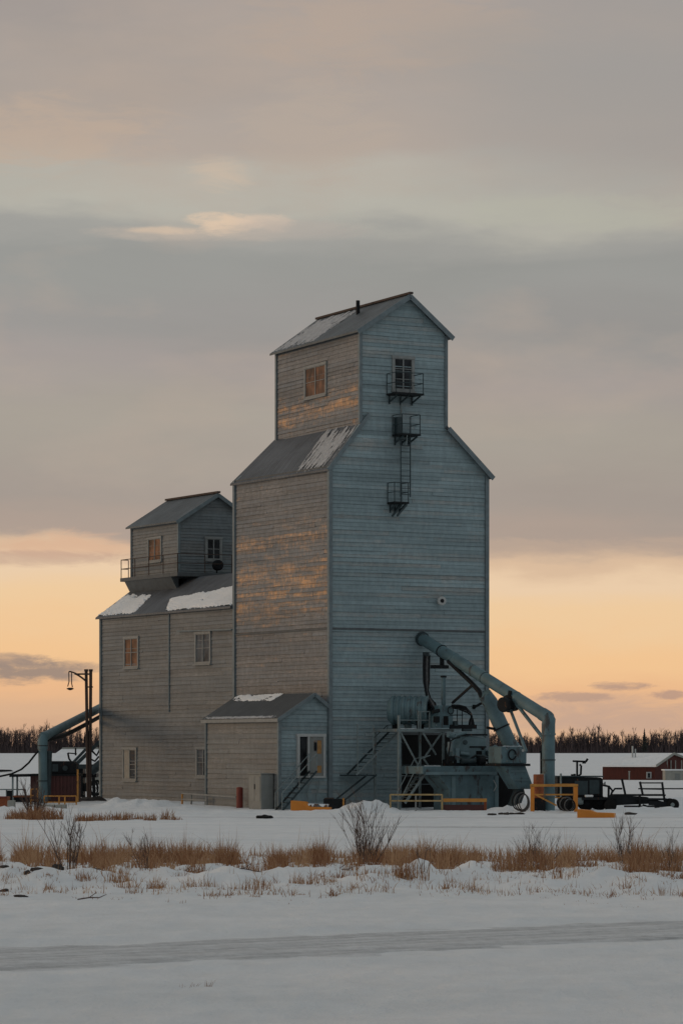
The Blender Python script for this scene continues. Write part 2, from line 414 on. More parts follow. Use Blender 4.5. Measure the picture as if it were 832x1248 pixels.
def window(parent, P, d, out, s0, s1, z0, z1, mul=1, casing=.11, pane='glass', sill=True, curtain=0., rails=0, name='window', mat='casing'):
    """window on a wall plane; P plan origin, d along-wall unit, out normal"""
    P = Vector((P[0], P[1], 0)); d = Vector((*d, 0)); out = Vector((*out, 0))
    def Q(s, z, o): return P+d*s+Vector((0, 0, z))+out*o
    def blk(mb, a, b, c, e, o0, o1):
        vs = [Q(a, c, o0), Q(b, c, o0), Q(b, e, o0), Q(a, e, o0), Q(a, c, o1), Q(b, c, o1), Q(b, e, o1), Q(a, e, o1)]
        mb.add(vs, [(3,2,1,0),(4,5,6,7),(0,1,5,4),(1,2,6,5),(2,3,7,6),(3,0,4,7)])
    fr = MB(); w = casing
    blk(fr, s0, s0+w, z0, z1-w, -.02, .09); blk(fr, s1-w, s1, z0, z1-w, -.02, .09)
    blk(fr, s0-.03, s1+.03, z1-w, z1, -.02, .11)
    if sill: blk(fr, s0-.05, s1+.05, z0-.06, z0, -.02, .16)
    blk(fr, s0+w, s1-w, z0, z0+w*.7, -.02, .085)
    o = make(name, fr, mat, parent)
    g = MB(); blk(g, s0+w, s1-w, z0+w*.7, z1-w, -.015, .04); make('pane', g, pane, o)
    sa = MB(); a, b = s0+w, s1-w; c, e = z0+w*.7, z1-w; t = .035
    blk(sa, a, a+t, c, e, .04, .07); blk(sa, b-t, b, c, e, .04, .07); blk(sa, a+t, b-t, c, c+t, .04, .07); blk(sa, a+t, b-t, e-t, e, .04, .07)
    for k in range(mul):
        m = a+(b-a)*(k+1)/(mul+1); blk(sa, m-.03, m+.03, c+t, e-t, .04, .075)
    for k in range(rails):
        m = c+(e-c)*(k+1)/(rails+1)
        blk(sa, a+t, (a+b)/2-.032, m-.015, m+.015, .04, .066); blk(sa, (a+b)/2+.032, b-t, m-.015, m+.015, .04, .066)
    make('sash', sa, mat, o)
    if curtain:
        cu = MB(); blk(cu, a+t+(b-a)*curtain, b-t, c+t, e-t, .0401, .048); make('curtain', cu, 'curtain', o)
    return o
FD, FO = (1, 0), (0, -1)          # front walls: along +u, facing -v
LD, LO = (0, 1), (-1, 0)          # left walls: along +v, facing -u

def snowpatch(parent, fn, T=.05, nu=60, nv=40, seed=0, thr=0., stretch=(1, 1), name='snow', mat='snow'):
    """fn(a,b) -> point on the roof, a,b in 0..1; irregular patch of lying snow with a real thickness"""
    mb = MB(); H_ = {}
    def val(a, b):
        e = min(a, 1-a, b, 1-b)*5
        k = min(1, e)*.55 + .75*nz(a*3.0*stretch[0]+seed, b*3.0*stretch[1], seed) + .45*nz(a*11*stretch[0], b*11*stretch[1], seed+4) + .3*nz(a*29*stretch[0], b*29*stretch[1], seed+9)
        return k-.12-thr
    for i in range(nu+1):
        for j in range(nv+1):
            a, b = i/nu, j/nv; h = max(-.02, min(T, T*val(a, b)*4)); H_[i, j] = h
    idx = {}
    vs = []
    def vi(i, j):
        if (i, j) not in idx:
            idx[i, j] = len(vs); vs.append(Vector(fn(i/nu, j/nv))+Vector((0, 0, H_[i, j])))
        return idx[i, j]
    fs = []
    for i in range(nu):
        for j in range(nv):
            if max(H_[i, j], H_[i+1, j], H_[i+1, j+1], H_[i, j+1]) > 0: fs.append((vi(i, j), vi(i+1, j), vi(i+1, j+1), vi(i, j+1)))
    if fs:
        mb.add(vs, fs, smooth=True); return make(name, mb, mat, parent)

def roofslab(parent, quad, mat='roof', th=.1, name='roof'):
    return make(name, MB().slab(quad, th), mat, parent)

# ================================================================== TALL ELEVATOR
ZE, ZS, ZC, ZA = 16.5, 18.65, 23.28, 25.03
W = onv(592, 0); V1 = onu(287, 0)
uL, uR, uA = onv(439, 0), onv(542.3, 0), onv(496, 0)
uLb = onv(338, V1); uAb = onv(386, V1+.3); uRb = 2*uAb-uLb
el = thing('grain_elevator', 'tallest wooden elevator with blue grey gable, peeling, warm-lit taupe side and a small cupola', 'grain elevator', (W/2, V1/2, 0))
BZ = zat(0, 0, 766)
siding(el, 'front_wall', 'front', (0, 0), (W, 0), [(0, -.8), (W, -.8), (W, ZE), (uR, ZS), (uL, ZS), (0, ZE)], (0, -1), .19, 3)
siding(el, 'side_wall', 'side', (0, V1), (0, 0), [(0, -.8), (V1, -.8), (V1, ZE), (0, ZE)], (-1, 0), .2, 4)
siding(el, 'rear_wall', 'front', (W, V1), (0, V1), [(0, -.8), (W, -.8), (W, ZE), (W-uLb, ZS), (W-uRb, ZS), (0, ZE)], (0, 1), .19, 5)
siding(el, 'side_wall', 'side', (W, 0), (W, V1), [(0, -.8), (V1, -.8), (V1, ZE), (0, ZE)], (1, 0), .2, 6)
# cupola walls
def wall2(parent, name, mat, A, B, z0, zt, bh, seed):
    d = Vector((B[0]-A[0], B[1]-A[1])); L = d.length; d /= L; out = (d.y, -d.x)
    return siding(parent, name, mat, A, B, [(0, z0), (L, z0), (L, zt), (0, zt)], out, bh, seed)
siding(el, 'cupola_front_wall', 'front', (0, 0), (W, 0), [(uL, ZS+.001), (uR, ZS+.001), (uR, ZC), (uA, ZA), (uL, ZC)], (0, -1), .19, 7)
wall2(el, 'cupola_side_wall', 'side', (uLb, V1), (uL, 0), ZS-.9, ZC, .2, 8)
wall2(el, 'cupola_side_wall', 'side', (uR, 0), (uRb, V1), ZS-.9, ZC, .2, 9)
siding(el, 'cupola_rear_wall', 'front', (W, V1), (0, V1), [(W-uRb, ZS+.001), (W-uLb, ZS+.001), (W-uLb, ZC), (W-uAb, ZA), (W-uRb, ZC)], (0, 1), .19, 10)
# roofs
OV = .3
def tri(parent, p, q, w=.1, h=.2, mat='trim', name='trim_board', up=(0, 0, 1)):
    return make(name, MB().bar(p, q, w, h, up), mat, parent)
sl = (ZS-ZE)/uL
r1 = roofslab(el, [(-.16, -.1, ZE-.16*sl+.04), (uL+.42, -.1, ZS+.42*sl), (uLb+.3, V1+OV, ZS+.3*sl), (-.16, V1+OV, ZE-.16*sl+.04)][::1])
slr = (ZS-ZE)/(W-uR)
roofslab(el, [(uR-.03, -OV, ZS+.03*slr+.05), (W+.26, -OV, ZE-.26*slr+.05), (W+.26, V1+OV, ZE-.26*slr+.05), (uRb-.03, V1+OV, ZS+.03*slr+.05)])
e = .3
sc = (ZA-ZC)/(uA-uL)
rc = roofslab(el, [(uL-e, -OV, ZC-e*sc+.1), (uA, -OV, ZA+.1), (uAb, V1+OV, ZA+.1), (uLb-e, V1+OV, ZC-e*sc+.1)], 'roofb', .1, 'cupola_roof')
roofslab(el, [(uA, -OV, ZA+.1), (uR+e, -OV, ZC-e*sc+.1), (uRb+e, V1+OV, ZC-e*sc+.1), (uAb, V1+OV, ZA+.1)], 'roofb', .1, 'cupola_roof')
tri(el, (uA, -OV-.12, ZA+.16), (uAb, V1+OV, ZA+.16), .2, .1, 'wood', 'ridge_cap')
make('vent_pipe', MB().tube([FU(436, 377, uA-.5)*1 - Vector((0, 0, .8)), FU(436, 366, uA-.5)], .1, 10), 'dark', el)
# bargeboards and corner boards
for p, q in (((uL-e, ZC-e*sc), (uA, ZA)), ((uA, ZA), (uR+e, ZC-e*sc)), ((uR+.02, ZS-.04), (W+.26, ZE-.26*slr-.04))):
    tri(el, (p[0], -OV-.02, p[1]), (q[0], -OV-.02, q[1]), .05, .24, 'trim', 'bargeboard')
tri(el, (-.16, -.13, ZE-.16*sl-.02), (uL+.42, -.13, ZS+.42*sl-.1), .05, .2, 'trim', 'bargeboard')
for (u, v) in ((0, 0), (W, 0), (0, V1)):
    tri(el, (u+(-.02 if u == 0 else .02), v-(.02 if v == 0 else -.02), -.4), (u+(-.02 if u == 0 else .02), v-(.02 if v == 0 else -.02), ZE-.02), .2, .2, 'trim', 'corner_board')
for (u, v) in ((uL, 0), (uR, 0), (uLb, V1)):
    tri(el, (u+(-.02 if u != uR else .02), v-(.02 if v == 0 else -.02), ZS), (u+(-.02 if u != uR else .02), v-(.02 if v == 0 else -.02), ZC-.05), .16, .16, 'trim', 'corner_board')
tri(el, (.1, -.045, BZ), (W-.1, -.045, BZ), .05, .09, 'trimdark', 'belt_board')
tri(el, (-.045, V1-.1, BZ), (-.045, .1, BZ), .05, .09, 'trimdark', 'belt_board')
tri(el, (-.04, .1, ZE-.12), (-.04, V1-.1, ZE-.12), .05, .24, 'trimdark', 'eaves_board')
d2 = Vector((uLb-uL, V1)).normalized(); nrm = (-d2.y, d2.x)
tri(el, (uL+nrm[0]*.04, .1, ZC-.1), (uLb+nrm[0]*.04, V1-.1, ZC-.1), .05, .2, 'trimdark', 'eaves_board')
a, b = onv(489, 0), onv(548, 0)
make('shade_panel', MB().box((a, -.045, -.8), (b, -.03, zat(a, 0, 896))), 'rubber', el)  # black panel added for the deep shade under the platform
make('shade_panel_lintel', MB().box((a-.1, -.09, zat(a, 0, 896)+.002), (b+.1, -.03, zat(a, 0, 893))), 'trimdark', el)  # trim added along the top of the shade panel
# cupola windows
def side_s(px):   # parameter along the skewed cupola wall from front corner
    k = (px-CXP)/F; lo, hi = 0, 10
    for _ in range(40):
        m = (lo+hi)/2; p = s2w((uL+d2.x*m, d2.y*m, 0))
        if p.x/p.y > k: lo = m
        else: hi = m
    return lo
sa, sb = side_s(399), side_s(372)
zz = lambda s, py: zat(uL+d2.x*s, d2.y*s, py)
window(el, (uL, 0), d2, nrm, sa, sb, zz(sa, 481), zz(sa, 440), 1, .14, 'glassw', rails=1)
a, b = onv(477, 0), onv(504, 0)
window(el, (0, 0), FD, FO, a, b, zat(a, 0, 476), zat(a, 0, 433), 1, .13, 'glass', rails=2, name='window')
# snow on the roofs
def rf(a0, b0, c0, d0, off=.012):
    a0, b0, c0, d0 = map(Vector, (a0, b0, c0, d0))
    return lambda s, t: (a0*(1-s)+b0*s)*(1-t)+(d0*(1-s)+c0*s)*t + Vector((0, 0, off))
snowpatch(el, rf((-.1, .3, ZE-.1*sl), (uL-.05, .1, ZS-.05*sl), (uL-.05, 3.4, ZS), (-.15, 3.6, ZE-.15*sl)), .014, 110, 130, 3, .2, (.6, 5.5), mat='frost')
zc2 = lambda u, ur: ZC+.1+(u-ur)*sc
_q = [Vector(p) for p in ((uL-.3, -OV, ZC-.3*sc+.1), (uA, -OV, ZA+.1), (uAb, V1+OV, ZA+.1), (uLb-.3, V1+OV, ZC-.3*sc+.1))]
def cupfn(a, b):
    s_, t_ = .03+.93*a, .5+.48*b
    # same diagonal as the roof sheet, so the snow lies on it
    if t_ <= s_: P = _q[0]+(_q[1]-_q[0])*s_+(_q[2]-_q[1])*t_
    else: P = _q[0]+(_q[3]-_q[0])*t_+(_q[2]-_q[3])*s_
    return P+Vector((0, 0, .02))
snowpatch(el, cupfn, .02, 100, 130, 5, .1, (.8, 4.5), mat='frost')

# ------------------------------------------------------------------ LOWER ANNEX
VB = onu(124, 0); ZN = 10.1; WN = 8.3; ZD = 11.95; UD = 2.6
an = thing('grain_annex', 'lower grey wooden annex behind the tall elevator, with a railed cupola on its roof', 'elevator annex', (WN/2, (V1+VB)/2, 0))
va0 = V1+.12
siding(an, 'side_wall', 'side2', (0, VB), (0, va0), [(0, -.3), (VB-va0, -.3), (VB-va0, ZN), (0, ZN)], (-1, 0), .21, 14)
siding(an, 'side_wall', 'side2', (WN, va0), (WN, VB), [(0, -.3), (VB-va0, -.3), (VB-va0, ZN), (0, ZN)], (1, 0), .21, 15)
siding(an, 'rear_wall', 'annexfront', (WN, VB), (0, VB), [(0, -.3), (WN, -.3), (WN, ZN), (WN-UD, ZD-.05), (UD, ZD-.05), (0, ZN)], (0, 1), .2, 16)
sn_ = (ZD-ZN)/UD
ra = roofslab(an, [(-.25, va0, ZN-.25*sn_+.1), (UD, va0, ZD+.1), (UD, VB+.3, ZD+.1), (-.25, VB+.3, ZN-.25*sn_+.1)])
roofslab(an, [(UD, va0, ZD+.1), (WN-UD, va0, ZD+.1), (WN-UD, VB+.3, ZD+.1), (UD, VB+.3, ZD+.1)])
roofslab(an, [(WN-UD, va0, ZD+.1), (WN+.25, va0, ZN-.25*sn_+.1), (WN+.25, VB+.3, ZN-.25*sn_+.1), (WN-UD, VB+.3, ZD+.1)])
tri(an, (-.04, va0, ZN-.1), (-.04, VB, ZN-.1), .05, .2, 'trimdark', 'eaves_board')
tri(an, (-.02, VB+.02, -.3), (-.02, VB+.02, ZN-.02), .18, .18, 'trim', 'corner_board')
vs_ = onu(207, 0)
tri(an, (-.05, vs_, zat(0, vs_, 868)), (-.05, vs_, ZN-.2), .07, .08, 'trim', 'seam_board')
v_a, v_b = onu(285.5, 0), onu(219, 0)
make('ledge', MB().bar((-.11, v_a, zat(0, v_a, 767.5)), (-.11, v_b, zat(0, v_b, 769.5)), .18, .07), 'trim', an)
for (x0, x1, y0, y1, kw) in ((152, 170, 775, 814, dict(pane='glassw', curtain=0)), (238.5, 258, 769, 809, dict(curtain=0, pane='glassg')),
                             (150.5, 167.5, 911, 952, dict(curtain=.45)), (240, 257, 910, 948, dict(curtain=0, pane='glassg'))):
    s0, s1 = onu(x1, 0), onu(x0, 0)
    window(an, (0, 0), LD, LO, s0, s1, zat(0, s0, y1), zat(0, s0, y0), 1, .13, rails=1, **kw)
# annex cupola
c0, c1 = 1.89, 6.43; cA = 4.16; w0, w1 = onu(218, c0), VB
ZK, ZKA = 15.2, 16.62
wall2(an, 'cupola_side_wall', 'side2', (c0, w1), (c0, w0), ZD+.12, ZK, .19, 21)
wall2(an, 'cupola_side_wall', 'side2', (c1, w0), (c1, w1), ZD+.12, ZK, .19, 22)
siding(an, 'cupola_front_wall', 'annexfront', (c0, w0), (c1, w0), [(0, ZD+.12), (c1-c0, ZD+.12), (c1-c0, ZK), (cA-c0, ZKA), (0, ZK)], (0, -1), .17, 23)
siding(an, 'cupola_rear_wall', 'annexfront', (c1, w1), (c0, w1), [(0, ZD+.12), (c1-c0, ZD+.12), (c1-c0, ZK), (c1-cA, ZKA), (0, ZK)], (0, 1), .17, 24)
sk = (ZKA-ZK)/(cA-c0); e = .28
roofslab(an, [(c0-e, w0-.25, ZK-e*sk+.09), (cA, w0-.25, ZKA+.09), (cA, w1+.3, ZKA+.09), (c0-e, w1+.3, ZK-e*sk+.09)], 'roofb', .09, 'cupola_roof')
roofslab(an, [(cA, w0-.25, ZKA+.09), (c1+e, w0-.25, ZK-e*sk+.09), (c1+e, w1+.3, ZK-e*sk+.09), (cA, w1+.3, ZKA+.09)], 'roofb', .09, 'cupola_roof')
tri(an, (cA, w0-.35, ZKA+.15), (cA, w1+.3, ZKA+.15), .2, .1, 'wood', 'ridge_cap')
for p, q in (((c0-e, ZK-e*sk), (cA, ZKA)), ((cA, ZKA), (c1+e, ZK-e*sk))):
    tri(an, (p[0], w0-.27, p[1]), (q[0], w0-.27, q[1]), .05, .2, 'trim', 'bargeboard')
for (u, v) in ((c0, w0), (c1, w0), (c0, w1)):
    tri(an, (u+(-.02 if u == c0 else .02), v-(.02 if v == w0 else -.02), ZD+.1), (u+(-.02 if u == c0 else .02), v-(.02 if v == w0 else -.02), ZK-.05), .14, .14, 'trim', 'corner_board')
s0, s1 = onu(198, c0), onu(181, c0)
window(an, (c0, 0), LD, LO, s0, s1, zat(c0, s0, 684), zat(c0, s0, 653), 1, .12, 'glassw')
a, b = onv(249.5, w0), onv(270, w0)
window(an, (0, w0), FD, FO, a, b, zat(a, w0, 683), zat(a, w0, 654), 1, .12, 'glass', rails=1)
# deck around the annex cupola, with its rail
dk = MB(); D0 = 1.3; DF = w0-1.0
dk.box((D0, w0+.002, ZD+.12), (c0-.03, w1+.35, ZD+.32))
dk.box((D0, DF, ZD+.121), (6.4, w0-.03, ZD+.322))
dk.prism([(D0+.1, w0, ZD+.12), (c0-.02, w0, ZD+.12), (c0-.02, w0, ZD-.62), (D0+.45, w0, ZD-.5)], (0, w1-w0, 0))
make('deck', dk, 'trimdark', an)
rl = MB(); zr = ZD+.32; xs = D0+.04
def railing(mb, pts, z0, h=1.0, r=.022, posts=1.6, mids=1):
    for (p, q) in zip(pts, pts[1:]):
        p, q = Vector((p[0], p[1], z0)), Vector((q[0], q[1], z0)); L = (q-p).length; n = max(1, round(L/posts))
        for k in range(n+1):
            x = p.lerp(q, k/n); mb.tube([x, x+Vector((0, 0, h))], r, 6)
        for m in range(mids+1):
            hh = Vector((0, 0, h*(m+1)/(mids+1))); mb.tube([p+hh, q+hh], r, 6)
railing(rl, [(c0-.1, w1+.3), (xs, w1+.3), (xs, DF+.05), (6.3, DF+.05)], zr, 1.02, .024, 1.7)
make('railing', rl, 'wood', an)
lamp = MB(); c = FV(264, 689, DF+.3); lamp.lathe(c-Vector((0, .25, 0)), (0.2, 1, 0), [(0, .22), (.08, .3), (.3, .3), (.45, .16)], 16); lamp.tube([c, c-Vector((0, 0, .9))], .04, 8)
tag(make('floodlight', lamp, 'dark', None, (c.x, c.y, ZD+.32)), 'black round floodlight on the front deck of the annex cupola', 'floodlight')
snowpatch(an, rf((-.2, V1+.2, ZN-.2*sn_+.1), (1.75, V1+.2, ZN+1.75*sn_+.1), (.8, onu(207, .8), ZN+.8*sn_+.1), (-.2, onu(206, 0), ZN-.2*sn_+.1)), .06, 80, 110, 12, -.16, (1., 1.6))
snowpatch(an, rf((-.15, onu(166, 0), ZN-.15*sn_+.1), (1.3, onu(185, 1.3), ZN+1.3*sn_+.1), (1.6, VB+.1, ZN+1.6*sn_+.1), (-.15, VB+.2, ZN-.15*sn_+.1)), .06, 50, 60, 14, -.1, (1., 1.6))

# ------------------------------------------------------------------ LEAN-TO SHED
SU = -2.77; SR = -.95; SV = onu(252, SU); ZH = zat(SU, 0, 874.5); ZR = zat(SR, 0, 847)
sh = thing('side_shed', 'small low shed with slate roof built against the foot of the tall elevator', 'shed', (SU/2, SV/2, 0))
siding(sh, 'side_wall', 'shed', (SU, SV), (SU, .06), [(0, -.6), (SV-.06, -.6), (SV-.06, ZH), (0, ZH)], (-1, 0), .26, 31)
siding(sh, 'front_wall', 'front', (SU, .06), (-.13, .06), [(0, -.6), (-.13-SU, -.6), (-.13-SU, ZH+.75), (SR-SU, ZR-.05), (0, ZH)], (0, -1), .19, 32)
siding(sh, 'rear_wall', 'shed', (-.13, SV), (SU, SV), [(0, -.6), (-.13-SU, -.6), (-.13-SU, ZH), (-.13-SR, ZR-.05), (0, ZH+.75)], (0, 1), .26, 33)
ss = (ZR-ZH)/(SR-SU)
roofslab(sh, [(SU-.2, -.18, ZH-.2*ss+.09), (SR, -.18, ZR+.09), (SR, SV+.2, ZR+.09), (SU-.2, SV+.2, ZH-.2*ss+.09)], 'roofc', .09)
roofslab(sh, [(SR, -.18, ZR+.09), (-.14, -.18, ZR-.5), (-.14, SV+.2, ZR-.5), (SR, SV+.2, ZR+.09)], 'roofc', .09)
tri(sh, (SU-.2, -.2, ZH-.2*ss), (SR, -.2, ZR+.02), .05, .17, 'trim', 'bargeboard')
tri(sh, (SR, -.2, ZR+.02), (-.14, -.2, ZR-.58), .05, .17, 'trim', 'bargeboard')
tri(sh, (SU-.22, -.2, ZH-.2*ss-.02), (SU-.22, SV+.2, ZH-.2*ss-.02), .05, .16, 'casing', 'eaves_board')
tri(sh, (SU-.02, .04, -.6), (SU-.02, .04, ZH-.05), .16, .16, 'trim', 'corner_board')
tri(sh, (SU-.02, SV, -.6), (SU-.02, SV, ZH-.05), .14, .14, 'trim', 'corner_board')
snowpatch(sh, rf((SR-.6, 3.2, ZR-.6*ss+.09), (SR, 3.0, ZR+.09), (SR, SV, ZR+.09), (SR-.5, SV, ZR-.5*ss+.09)), .03, 60, 90, 22, .12, (.6, 2.5))
snowpatch(sh, rf((SU-.19, .3, ZH-.19*ss+.09), (SU-.02, .3, ZH-.02*ss+.09), (SU-.02, SV, ZH-.02*ss+.09), (SU-.19, SV, ZH-.19*ss+.09)), .015, 10, 160, 25, .1, (1., 9.), 'snow', 'frost')
# raised door
a, b = onv(361, .03), onv(395, .03); z0, z1 = zat(a, 0, 946), zat(a, 0, 895)
dr = MB(); w = .12
for (x0, x1, y0, y1) in ((a, a+w, z0, z1-w), (b-w, b, z0, z1-w), (a-.03, b+.03, z1-w, z1+.02), (a-.02, b+.02, z0-.1, z0), ((a+b)/2-.2, (a+b)/2-.12, z0, z1-w)):
    dr.box((x0, -.12, y0), (x1, .08, y1))
do = make('door', dr, 'white', sh)
make('dark_opening', MB().box((a+w, -.02, z0), ((a+b)/2-.2, .045, z1-w)), 'glass', do)
make('door_leaf', MB().box(((a+b)/2-.12, -.07, z0), (b-w, .046, z1-w)), 'grey', do)
make('notice', MB().box((b-.45, -.09, z1-.95), (b-.22, -.0701, z1-.3)), 'notice', do); make('notice', MB().box((b-.48, -.09, z0+.15), (b-.22, -.0701, z0+.5)), 'notice', do)
nb = MB(); nb.box((b-.62, -.12, z1-.8), (b-.5, -.0701, z1-.4)); make('handle', nb, 'dark', do)
co = MB(); co.tube([(b-.35, -.12, z0-.1), (b-.4, -.18, z0-.5), (b-.55, -.15, z0-.95), (b-.5, -.12, -.2)], .03, 8); co.tube([(b-.55, -.12, z0-.1), (b-.95, -.2, z0-.4), (b-1.05, -.16, z0-.9), (b-.9, -.12, -.2)], .025, 8)
make('drain_pipe', co, 'steel', sh)
# steps up to it
st = thing('entry_steps', 'steep dark metal steps with thin handrails rising to the shed door', 'steps', (-1.9, -.7, 0))
A_ = FV(339, 984, -.55); B_ = FV(381, 940, -.55)
A_.z = -.3
for k, vv in enumerate((-.95, -.25)):
    A2, B2 = Vector((A_.x, vv, A_.z)), Vector((B_.x, vv, B_.z))
    make('stringer', MB().bar(A2, B2, .04, .09), 'darkteal', st)
    h = MB(); up = Vector((0, 0, .85)); dd = (B2-A2)
    h.tube([A2+up*.2, A2+up, B2+up], .022, 6)
    for t in (0, .5, 1): h.tube([A2+dd*t, A2+dd*t+up], .02, 6)
    make('handrail', h, 'steel', st)
for k in range(8):
    p = A_.lerp(B_, (k+.5)/8); make('tread', MB().box((p.x-.12, -.92, p.z), (p.x+.12, -.28, p.z+.04)), 'dark', st)

# ------------------------------------------------------------------ things beside the shed
g0 = lambda u, v: gsite(u, v)-.05
cu = SU-.75
vb1, vb0 = onu(303, cu), onu(318, cu)
zt = zat(cu, vb0, 944)
cab = thing('metal_cabinet', 'pale grey metal cabinet standing against the shed side wall', 'cabinet', (cu, vb0, 0))
make('housing', MB().box((cu, vb0, g0(cu, vb0)), (cu+.68, vb1, zt)), 'grey', cab, bevel=.02)
make('lid', MB().box((cu-.04, vb0-.04, zt+.002), (cu+.7, vb1+.04, zt+.05)), 'grey', cab)
make('door', MB().box((cu-.025, vb0+.06, .15), (cu-.002, (vb0+vb1)/2-.02, zt-.1)).box((cu-.025, (vb0+vb1)/2+.02, .15), (cu-.002, vb1-.06, zt-.1)), 'grey', cab)
make('latch', MB().box((cu-.06, (vb0+vb1)/2-.06, zt*.5), (cu-.026, (vb0+vb1)/2-.02, zt*.5+.25)), 'dark', cab)
p = FU(292, 987, SU-.5); zt = zat(p.x, p.y, 961)
po = MB().tube([(p.x, p.y, g0(p.x, p.y)), (p.x, p.y, zt)], .165, 14)
bo = thing('bollard', 'short dark red steel bollard left of the grey cabinet', 'bollard', (p.x, p.y, 0))
make('post', po, 'redpost', bo); make('cap', MB().lathe((p.x, p.y, zt), (0, 0, 1), [(0, .17), (.03, .16), (.06, .08)], 14), 'redpost', bo)
# weathered rail left of the shed
rb = thing('wooden_rail', 'low pale weathered rail standing in snow at the left foot of the shed', 'rail', (SU-.4, SV+1, 0))
rm = MB(); uu = SU-.3
pts = [FU(222, 975, uu), FU(233, 975, uu), FU(252, 975, uu)]
for i, q in enumerate(pts):
    make('post', MB().bar((q.x, q.y, g0(q.x, q.y)-.1), (q.x, q.y, zat(q.x, q.y, 968)), .07, .07), 'casing' if i else 'yellow', rb)
q1, q2 = onu(222, uu-.05), onu(289, uu-.05)
make('rail', MB().bar((uu-.06, q1, .42), (uu-.06, q2+.1, .3), .05, .07), 'casing', rb)
make('rail', MB().bar((uu-.06, q1, .12), (uu-.06, onu(252, uu-.06), .1), .05, .06), 'casing', rb)
# dark lump on the snow
def lump(name, base, size, mat, label, cat, seed=0, group=None, frame='world'):
    mb = MB(); n, m = 14, 8; vs = []; fs = []
    for i in range(m+1):
        for k in range(n):
            ph = math.pi*i/m; t = 2*math.pi*k/n
            d = Vector((math.sin(ph)*math.cos(t), math.sin(ph)*math.sin(t), math.cos(ph)))
            r = 1+.45*nz(d.x*1.8+seed, d.y*1.8, d.z*1.8+seed)+.2*nz(d.x*5, d.y*5+seed, d.z*5)
            vs.append(Vector(base)+Vector((d.x*size[0]*r, d.y*size[1]*r, d.z*size[2]*r)))
    for i in range(m):
        for k in range(n): fs.append((i*n+k, (i+1)*n+k, (i+1)*n+(k+1) % n, i*n+(k+1) % n))
    mb.add(vs, fs)
    return tag(make(name, mb, mat, None, base, frame), label, cat, group)
def gp(px, py):    # world ground point under a picture position
    Y = H*F/max(1, (py-HY))
    for _ in range(12):
        x = (px-CXP)/F*Y; Y = (H-gz(x, Y))*F/(py-HY)
    return Vector(((px-CXP)/F*Y, Y, gz((px-CXP)/F*Y, Y)))
q = gp(322, 998); lump('rubber_scrap', q+Vector((0, 0, .05)), (.36, .3, .1), 'rubber', 'flat dark rubber scrap lying on the snow track before the cabinet', 'scrap', 3)

# L-shaped yellow blade lying on snow
def blade(px0, px1, ytop, ylow, Y, label, snow):
    a = WP(px0, 0, Y).x; b = WP(px1, 0, Y).x; base = gz((a+b)/2, Y)
    zt = WP(0, ytop, Y).z; zl = WP(0, ylow, Y).z; zb = base-.25
    t = thing('plough_blade', label, 'plough blade', ((a+b)/2, Y, base), 'yellow blades on the snow', 'world')
    L = b-a
    poly = [(a, Y, zb), (b, Y, zb), (b, Y, zl-.03), (a+L*.5, Y, zl), (a+L*.36, Y, zt-.05), (a, Y, zt)]
    make('blade', MB().prism(poly, (.12, .55, 0)), 'orange', t, bevel=.025)
    make('wear_edge', MB().box((a+.1, Y-.03, zb), (b-.1, Y-.002, zb+.2)), 'rust', t)
    if snow: snowpatch(t, rf((a+L*.4, Y+.02, zl), (b-.1, Y+.02, zl-.03), (b, Y+.5, zl-.03), (a+L*.45, Y+.5, zl)), .13, 20, 10, 31, -.3)
blade(354, 401, 976, 983.5, 150, 'orange yellow plough blade with snow on its low end, beside the shed steps', True)
blade(703, 748, 986.5, 990.5, 136.5, 'orange yellow plough blade lying in front of the black truck', False)
cr = thing('dark_crate', 'low dark rusty crate on the snow right of the snow covered blade', 'crate', (*WP(410, 980, 153.5).xy, 0), None, 'world')
a, b = WP(394, 0, 153.5).x, WP(421, 0, 153.5).x; zt = WP(0, 974, 153.5).z
make('box', MB().box((a, 153.5, -.6), (b, 154.5, zt)), 'dark', cr, bevel=.02)
make('stake', MB().bar((b-.1, 153.4, -.6), (b-.1, 153.4, zt+.05), .08, .08), 'yellow', cr)
make('lid', MB().box((a+.05, 153.55, zt+.002), (a+.5, 154.2, zt+.05)), 'wood', cr)

# ------------------------------------------------------------------ wall balconies and ladder on the tall gable
def balcony(name, label, cat, pl, pr, ydeck, rail_h, dep, rails='dark', group=None):
    a, b = onv(pl, 0), onv(pr, 0); z = zat(a, 0, ydeck)
    t = thing(name, label, cat, ((a+b)/2, 0, z), group)
    make('deck', MB().box((a, -dep, z), (b, -.05, z+.09)), 'dark', t)
    r = MB(); railing(r, [(a+.03, -.06), (a+.03, -dep+.03), (b-.03, -dep+.03), (b-.03, -.06)], z+.09, rail_h, .021, .75)
    make('railing', r, 'darkteal', t)
    m = MB()
    for u in (a+.15, (a+b)/2, b-.15): m.bar((u, -.06, z-.32), (u, -dep+.1, z-.03), .06, .07); m.bar((u, -.09, z-.42), (u, -.09, z-.02), .06, .07)
    make('bracket', m, 'darkteal', t)
    return t, a, b, z
balcony('wall_balcony', 'small railed metal balcony under the topmost door window of the tall gable', 'balcony', 470, 504, 482, .98, 1.0)
t, a, b, z = balcony('ladder_platform', 'small railed ladder platform high on the blue gable, just below the balcony', 'platform', 477, 500, 532, .95, 1.0)
make('hatch_box', MB().box((a+.12, -.35, z+.09), (a+.42, -.05, z+.95)), 'darkteal', t)
make('stay', MB().tube([(a+.3, -1.0, z), (a+.25, -1.02, z-.5)], .02, 6), 'steel', t)
make('standpipe', MB().tube([(a+.5, -.1, z-.2), (a+.5, -.1, z+1.9)], .035, 8), 'steel', t)
